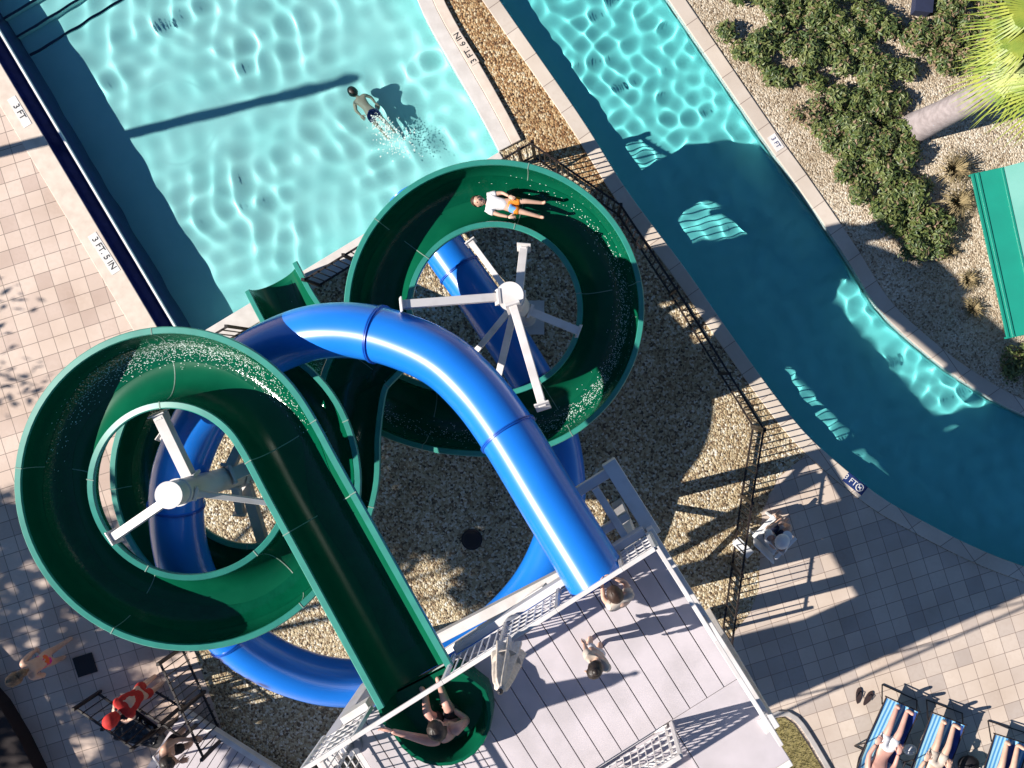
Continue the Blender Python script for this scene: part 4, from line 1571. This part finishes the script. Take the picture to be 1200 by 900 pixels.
# ------------------------------------------------------------------ loungers and bathers
def make_lounger():
    root = thing('sun_lounger', 'x', 'sun lounger', (0, 0, 0), 'blue sun loungers on the sunny deck')
    W2, Lf, Z = .33, 1.25, .34
    for s_ in (-1, 1):
        mb = MB()
        mb.tube([(s_ * W2, 0, Z), (s_ * W2, -Lf, Z), (s_ * W2, -1.95, Z + .42)], .014, 8)
        mb.build('side_rail', M['black_steel'], root, smooth=40)
        for y0, y1 in ((-.16, .12), (-.95, -1.15)):
            mb = MB()
            mb.tube([(s_ * (W2 + .02), y0, Z), (s_ * (W2 + .03), y1, .02)], .013, 8)
            mb.build('leg', M['black_steel'], root, smooth=40)
    for y, z in ((0.12, .03), (-1.15, .03), (0, Z), (-1.95, Z + .42)):
        mb = MB()
        mb.tube([(-W2 - .03, y, z), (W2 + .03, y, z)], .012, 8)
        mb.build('cross_bar', M['black_steel'], root, smooth=40)
    for s_ in (-1, 1):
        mb = MB()
        mb.tube([(s_ * W2, -.95, Z), (s_ * (W2 + .06), -.92, Z + .2), (s_ * (W2 + .06), -1.35, Z + .24), (s_ * W2, -1.45, Z + .1)], .012, 8)
        mb.build('armrest', M['black_steel'], root, smooth=40)
    mb = MB()
    prof_ = [(-.02, Z + .005), (-.4, Z - .015), (-.8, Z - .02), (-Lf, Z), (-1.6, Z + .20), (-1.94, Z + .41)]
    vs, fs = [], []
    nx_ = 9
    for y, z in prof_:
        for k in range(nx_):
            x = -W2 + 2 * W2 * k / (nx_ - 1)
            vs.append((x, y, z - .03 * (1 - (x / W2) ** 2)))
    m_ = len(prof_)
    base = len(vs)
    vs += [(x, y, z - .006) for x, y, z in vs]
    for j in range(m_ - 1):
        for k in range(nx_ - 1):
            a = j * nx_ + k
            fs.append((a, a + 1, a + nx_ + 1, a + nx_))
            fs.append((base + a, base + a + nx_, base + a + nx_ + 1, base + a + 1))
    mb.add(vs, fs)
    mb.build('sling', M['sling'], root, smooth=40)
    return root


lou = make_lounger()
spots = [((1058, 825), (1022, 905), 'blue striped lounger nearest the flip flops, a bather lying on it'),
         ((1112, 842), (1082, 922), 'middle blue striped lounger, between two other loungers'),
         ((1186, 866), (1160, 948), 'blue striped lounger at the corner, half out of view')]
LM = []
for i, (f0, f1, lab) in enumerate(spots):
    o = lou if i == 0 else copy_tree(lou)
    p0, p1 = P(f0[0], f0[1], .34), P(f1[0], f1[1], .34)
    dr = p0 - p1
    o.location = (p0.x, p0.y, 0)
    o.rotation_euler = (0, 0, math.atan2(dr.y, dr.x) - math.pi / 2)
    o['label'] = lab
    LM.append(Matrix.Translation(o.location) @ Matrix.Rotation(o.rotation_euler[2], 4, 'Z'))
RECL = {'pelvis': (0, -.0, .525)}
LIEP = {'wrL': (-.13, .06, .50), 'wrR': (.13, .06, .50), 'toL': (-.085, .10, .045), 'toR': (.085, .10, .045), 'knL': (-.062, .035, .285), 'knR': (.062, .035, .285),
        'chest': (0, .04, .725), 'neck': (0, .10, .81), 'skull': (0, .13, .845), 'shL': (-.11, .07, .785), 'shR': (.11, .07, .785), 'elL': (-.15, .05, .63), 'elR': (.15, .05, .63)}
for i, (lab, sk_, hair, gar) in enumerate((('person lying on the lounger nearest the flip flops in pale shorts', 'skin_pink', 'hair_light', [('shorts', 'shorts', 'shirt_white')]),
                                           ('person lying on the middle lounger with knees together in camouflage shorts', 'skin', 'hair_brown', [('shorts', 'shorts', 'shirt_cream')]),
                                           ('person lying on the corner lounger in dark trunks', 'skin', 'hair_dark', [('shorts', 'shorts', 'navy_cloth')]))):
    # local frame: feet at y=+.05 of the lounger, head towards -y
    m = LM[i] @ frame(Vector((0, .02, .415)), (0, 0, 1), (0, -1, 0))
    person(lab, m, 1.72, LIEP, sk_, hair, gar, face=(0, 1, .1), group='people lying on the loungers')
# towels
for i, (x0, y0, x1, y1, mt, lab) in enumerate(((.12, -.05, .30, -1.1, 'towel_blue', 'dark blue towel on the lounger nearest the flip flops'), (.10, -.05, .31, -1.2, 'towel_blue', 'dark blue towel hanging along the middle lounger'), (-.05, -.1, .12, -1.0, 'towel_blue', 'dark blue towel on the corner lounger'))):
    mb = MB()
    nn = 12
    vs, fs = [], []
    rr = random.Random(i)
    for a in range(nn + 1):
        for b in range(5):
            x, y = x0 + (x1 - x0) * b / 4 + rr.uniform(-.012, .012), y0 + (y1 - y0) * a / nn
            vs.append(LM[i] @ Vector((x, y, .34 - .03 * (1 - (x / .33) ** 2) + .008 + rr.uniform(0, .016))))
    for a in range(nn):
        for b in range(4):
            q = a * 5 + b
            fs.append((q, q + 1, q + 6, q + 5))
    mb.add(vs, fs)
    tag(mb.build('towel', M[mt], smooth=180), lab, 'towel', 'towels on the loungers')
# flip flops
for i, (x, y, a) in enumerate(((1006, 815, -12), (1017, 818, 12))):
    g = P(x, y, .006)
    t = thing('flip_flop', ['dark flip flop farther from the loungers, beside its pair', 'dark flip flop nearer the loungers, beside its pair'][i], 'flip flop', g, 'pair of flip flops on the deck')
    dr = Vector((math.sin(R(a + 20)), math.cos(R(a + 20)), 0))
    sd_ = Vector((dr.y, -dr.x, 0))
    outl = []
    for k in range(20):
        b_ = 2 * math.pi * k / 20
        yy = math.cos(b_)
        outl.append(g + dr * .155 * yy + sd_ * math.sin(b_) * (.052 + .014 * yy))
    mb = MB()
    mb.prism(outl, .006, .03)
    mb.build('sole', M['brown_rubber'], t)
    mb = MB()
    for s_ in (-1, 1):
        mb.tube([g + dr * .09 + Vector((0, 0, .032)), g + dr * .05 + sd_ * s_ * .035 + Vector((0, 0, .06)), g - dr * .03 + sd_ * s_ * .052 + Vector((0, 0, .032))], .007, 6)
    mb.build('strap', M['black_rubber'], t)
# white shoe and a bag between loungers
g = P(1064, 876, .006)
mb = MB()
mb.ellipsoid(g + Vector((0, 0, .10)), (.13, .02, 0), (-.02, .10, 0), (0, 0, .10), 14, 8)
mb.tube([g + Vector((-.08, 0, .15)), g + Vector((0, 0, .25)), g + Vector((.08, 0, .15))], .012, 6)
tag(mb.build('beach_bag', M['shirt_white'], smooth=180), 'small white bag on the deck between two loungers', 'bag')
g = P(1132, 893, .006)
mb = MB()
mb.ellipsoid(g + Vector((0, 0, .12)), (.20, .05, 0), (-.05, .16, 0), (0, 0, .12), 14, 8)
mb.tube([g + Vector((-.1, 0, .2)), g + Vector((0, .02, .34)), g + Vector((.1, 0, .2))], .014, 6)
tag(mb.build('beach_bag', M['black_rubber'], smooth=180), 'dark bag on the deck beside the middle lounger', 'bag')

# ------------------------------------------------------------------ guard in the white chair
g = P(900, 622, .006)
fw = flat_dir((900, 625), (925, 600))
sd_ = Vector((fw.y, -fw.x, 0))
ch = thing('deck_chair', 'white plastic armchair on the gravel edge by the black fence', 'chair', g)


def chair_box(nm, c, a, b, cc):
    mb = MB()
    mb.box(g + fw * c[1] + sd_ * c[0] + Vector((0, 0, c[2])), sd_ * a, fw * b, Vector((0, 0, cc)))
    mb.build(nm, M['white_plastic'], ch, bevel=.012)


chair_box('seat', (0, 0, .43), .26, .25, .02)
mb = MB()
bk = [(-.27, .44), (-.33, .95)]
mb.add([g + fw * y + sd_ * x + Vector((0, 0, z)) for y, z in ((-.25, .43), (-.36, .96), (-.39, .95), (-.28, .43)) for x in (-.25, .25)], [(0, 1, 3, 2), (2, 3, 5, 4), (4, 5, 7, 6), (6, 7, 1, 0), (0, 2, 4, 6), (1, 7, 5, 3)])
mb.build('backrest', M['white_plastic'], ch, bevel=.012, fix=True)
for x in (-.26, .26):
    for y in (-.24, .22):
        chair_box('leg', (x, y, .21), .025, .025, .21)
    chair_box('armrest', (x + math.copysign(.02, x), -.02, .66), .035, .27, .014)
m = frame(g + Vector((0, 0, .0)) - fw * .02, fw)
person('person in a white cap and navy clothes sitting in the white chair', m, 1.62,
       {'pelvis': (0, -.05, .325), 'spine': (0, -.05, .41), 'chest': (0, -.045, .53), 'neck': (0, -.03, .625), 'skull': (0, -.01, .66), 'shL': (-.108, -.04, .595), 'elL': (-.14, .02, .44), 'wrL': (-.09, .13, .40), 'shR': (.108, -.04, .595), 'elR': (.14, .02, .44), 'wrR': (.09, .13, .40),
        'hipL': (-.055, -.03, .325), 'knL': (-.07, .21, .32), 'anL': (-.07, .20, .05), 'toL': (-.07, .29, .02), 'hipR': (.055, -.03, .325), 'knR': (.07, .21, .32), 'anR': (.07, .20, .05), 'toR': (.07, .29, .02)},
       'skin', 'hair_brown', [('shirt', 'shirt', 'shirt_white'), ('shorts', 'shorts', 'navy_cloth')], face=(0, .95, -.2), cap='shirt_white')
# ground plate near the fence
g = P(868, 639, .01)
mb = MB()
mb.box(g + Vector((0, 0, .12)), fw * .06, sd_ * .17, Vector((0, 0, .12)))
mb.box(g + Vector((0, 0, .25)), fw * .09, sd_ * .2, Vector((0, 0, .012)))
tag(mb.build('junction_box', M['white_plastic'], bevel=.01), 'small grey white box standing against the fence by the chair', 'box')

# ------------------------------------------------------------------ mats, drains, roof corner, box
g = P(100, 779, .006)
dr = flat_dir((100, 779), (125, 771))
sd_ = Vector((-dr.y, dr.x, 0))
mb = MB()
mb.box(g + Vector((0, 0, .012)), dr * .19, sd_ * .19, Vector((0, 0, .012)))
tag(mb.build('floor_mat', M['black_rubber'], bevel=.005), 'small square black mat on the shaded pavers', 'mat')
mm = px([(142, 818), (190, 855), (196, 866), (184, 877), (133, 866)])
mb = MB()
mb.prism(mm, .006, .02)
tag(mb.build('floor_mat', M['black_rubber']), 'large black sheet on the pavers in front of the gates', 'mat')
mb = MB()
rr = random.Random(9)
gx, gy = 22, 14
e0, e1, e2, e3 = P(144, 822, 0), P(188, 856, 0), P(180, 874, 0), P(136, 864, 0)
vs, fs = [], []
for i in range(gx + 1):
    for j in range(gy + 1):
        p = e0.lerp(e1, i / gx).lerp(e3.lerp(e2, i / gx), j / gy)
        vs.append((p.x, p.y, .024 + .07 * rr.random() ** 2))
for i in range(gx):
    for j in range(gy):
        q = i * (gy + 1) + j
        fs.append((q, q + gy + 1, q + gy + 2, q + 1))
mb.add(vs, fs)
M['black_plastic'] = simple('black_plastic_sheet', (.012, .012, .016), None, .25)
tag(mb.build('tarpaulin', M['black_plastic'], smooth=180), 'crumpled glossy black tarpaulin lying on the black sheet', 'tarpaulin')
rp = [P(-60, 760, .4), P(-2, 826, .4), P(22, 866, .4), P(46, 915, .4), P(70, 990, .4), P(-160, 990, .4)]
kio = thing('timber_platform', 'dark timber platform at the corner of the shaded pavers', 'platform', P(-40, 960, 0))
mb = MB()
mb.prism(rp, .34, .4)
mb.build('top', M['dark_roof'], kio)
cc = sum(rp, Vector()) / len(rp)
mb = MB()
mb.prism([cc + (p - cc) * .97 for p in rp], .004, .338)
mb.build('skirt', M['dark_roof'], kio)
g = P(1077, 7, 0)
mb = MB()
mb.box(g + Vector((0, 0, .14)), (.15, -.02, 0), (.02, .20, 0), (0, 0, .14))
mb.box(g + Vector((0, 0, .29)), (.17, -.02, 0), (.02, .22, 0), (0, 0, .014))
tag(mb.build('utility_box', M['navy_cloth'], bevel=.008), 'small dark utility box on pale gravel among the shrubs', 'utility box')
g = P(553, 632, .01)
mb = MB()
mb.tube([g, g + Vector((0, 0, .03))], .2, 24)
mb.tube([g + Vector((0, 0, .03)), g + Vector((0, 0, .045))], [.17, .15], 24)
tag(mb.build('drain_cover', M['black_rubber']), 'round black drain cover in the gravel under the slides', 'drain cover')

# ------------------------------------------------------------------ depth markers
def text_mesh(txt, size, mat, name, parent, origin, right, up, ext=.002):
    cu = bpy.data.curves.new('t', 'FONT')
    cu.body = txt
    cu.size = size
    cu.align_x, cu.align_y = 'CENTER', 'CENTER'
    cu.extrude = ext
    o = bpy.data.objects.new('t', cu)
    COL.objects.link(o)
    dg = bpy.context.evaluated_depsgraph_get()
    me = bpy.data.meshes.new_from_object(o.evaluated_get(dg))
    bpy.data.objects.remove(o)
    bpy.data.curves.remove(cu)
    z = right.cross(up)
    off = world_loc(parent)
    m = Matrix((right, up, z)).transposed().to_4x4()
    m.translation = origin - off
    me.transform(m)
    me.materials.clear()
    me.materials.append(M[mat])
    me.name = name
    return link_mesh(name, me, parent)


def marker(label, x, y, p0, p1, txt, w, h, z, tile='sign_white', ink='ink', size=.13, symbol=False):
    g = P(x, y, z)
    rt = flat_dir(p0, p1)
    up = Vector((-rt.y, rt.x, 0))
    t = thing('depth_marker', label, 'depth marker', g, 'depth markers set in the pool copings')
    mb = MB()
    mb.box(g + Vector((0, 0, .003)), rt * w / 2, up * h / 2, Vector((0, 0, .003)))
    mb.build('tile', M[tile], t)
    text_mesh(txt, size, ink, 'lettering', t, g + Vector((0, 0, .010)) - (rt * .11 if symbol else rt * 0), rt, up)
    if symbol:
        c = g + rt * (w / 2 - .12) + Vector((0, 0, .009))
        mb = MB()
        pts_ = [c + rt * .07 * math.cos(a * math.pi / 12) + up * .07 * math.sin(a * math.pi / 12) for a in range(25)]
        mb.tube(pts_, .009, 5)
        mb.beam(c - rt * .05 + up * .05, c + rt * .05 - up * .05, .012, .006)
        mb.tube([c - rt * .03 - up * .01, c + rt * .03 + up * .015], .011, 5)
        mb.build('no_diving_symbol', M[ink], t)
    return t


marker('white tile reading 3 FT on the coping nearest the pool steps', 23, 131, (15, 118), (30, 143), '3 FT', .62, .17, .016, size=.17)
marker('white tile reading 3 FT 5 IN on the coping above the tall loop', 122, 297, (110, 280), (132, 314), '3 FT. 5 IN', .86, .18, .016, size=.17)
marker('black letters reading 3 FT 6 IN on the coping beside the orange gravel', 545, 56, (554, 70), (536, 42), '3 FT. 6 IN', .72, .17, .077, tile='coping', size=.16)
marker('blue and white tile at the river bank beside the shrubs', 909, 167, (904, 160), (914, 175), '3 FT', .32, .17, .034, tile='sign_white', ink='sign_blue', size=.12)
marker('blue tile reading 3 FT with a no diving symbol at the river bank', 1002, 567, (992, 559), (1012, 575), '3 FT', .46, .20, .034, tile='sign_blue', ink='sign_white', size=.15, symbol=True)

# ------------------------------------------------------------------ light, sky, camera
AZ, EL = R(14), R(34.4)
d = Vector((math.cos(AZ) * math.cos(EL), math.sin(AZ) * math.cos(EL), -math.sin(EL)))
l = bpy.data.lights.new('sun', 'SUN')
l.energy = 5.0
l.angle = R(.5)
l.color = (1, .93, .84)
l.cycles.is_caustics_light = True
lo = bpy.data.objects.new('sun', l)
COL.objects.link(lo)
lo.rotation_euler = d.to_track_quat('-Z', 'Y').to_euler()
w = bpy.data.worlds.new('World')
SC.world = w
w.use_nodes = True
bg = w.node_tree.nodes['Background']
sk = w.node_tree.nodes.new('ShaderNodeTexSky')
sk.sky_type = 'NISHITA'
sk.sun_disc = False
sk.sun_elevation = EL
sk.air_density = 1.0
sk.dust_density = 0
sk.ozone_density = 6.0
sk.sun_rotation = math.atan2(-d.x, -d.y)
w.node_tree.links.new(sk.outputs[0], bg.inputs[0])
bg.inputs[1].default_value = .052
cd = bpy.data.cameras.new('camera')
cd.sensor_width = 36
cd.lens = F / 1200 * 36
cd.shift_x = (600 - NX) / 1200
cd.shift_y = (NY - 450) / 1200
cd.clip_end = 500
co = bpy.data.objects.new('camera', cd)
co.location = (0, 0, H)
COL.objects.link(co)
SC.camera = co
SC.view_settings.view_transform = 'Standard'
SC.view_settings.look = 'None'
SC.view_settings.exposure = .72
SC.view_settings.gamma = 1
SC.cycles.use_denoising = True
SC.cycles.caustics_refractive = True
SC.cycles.caustics_reflective = False
SC.cycles.max_bounces = 8
SC.cycles.sample_clamp_indirect = 6
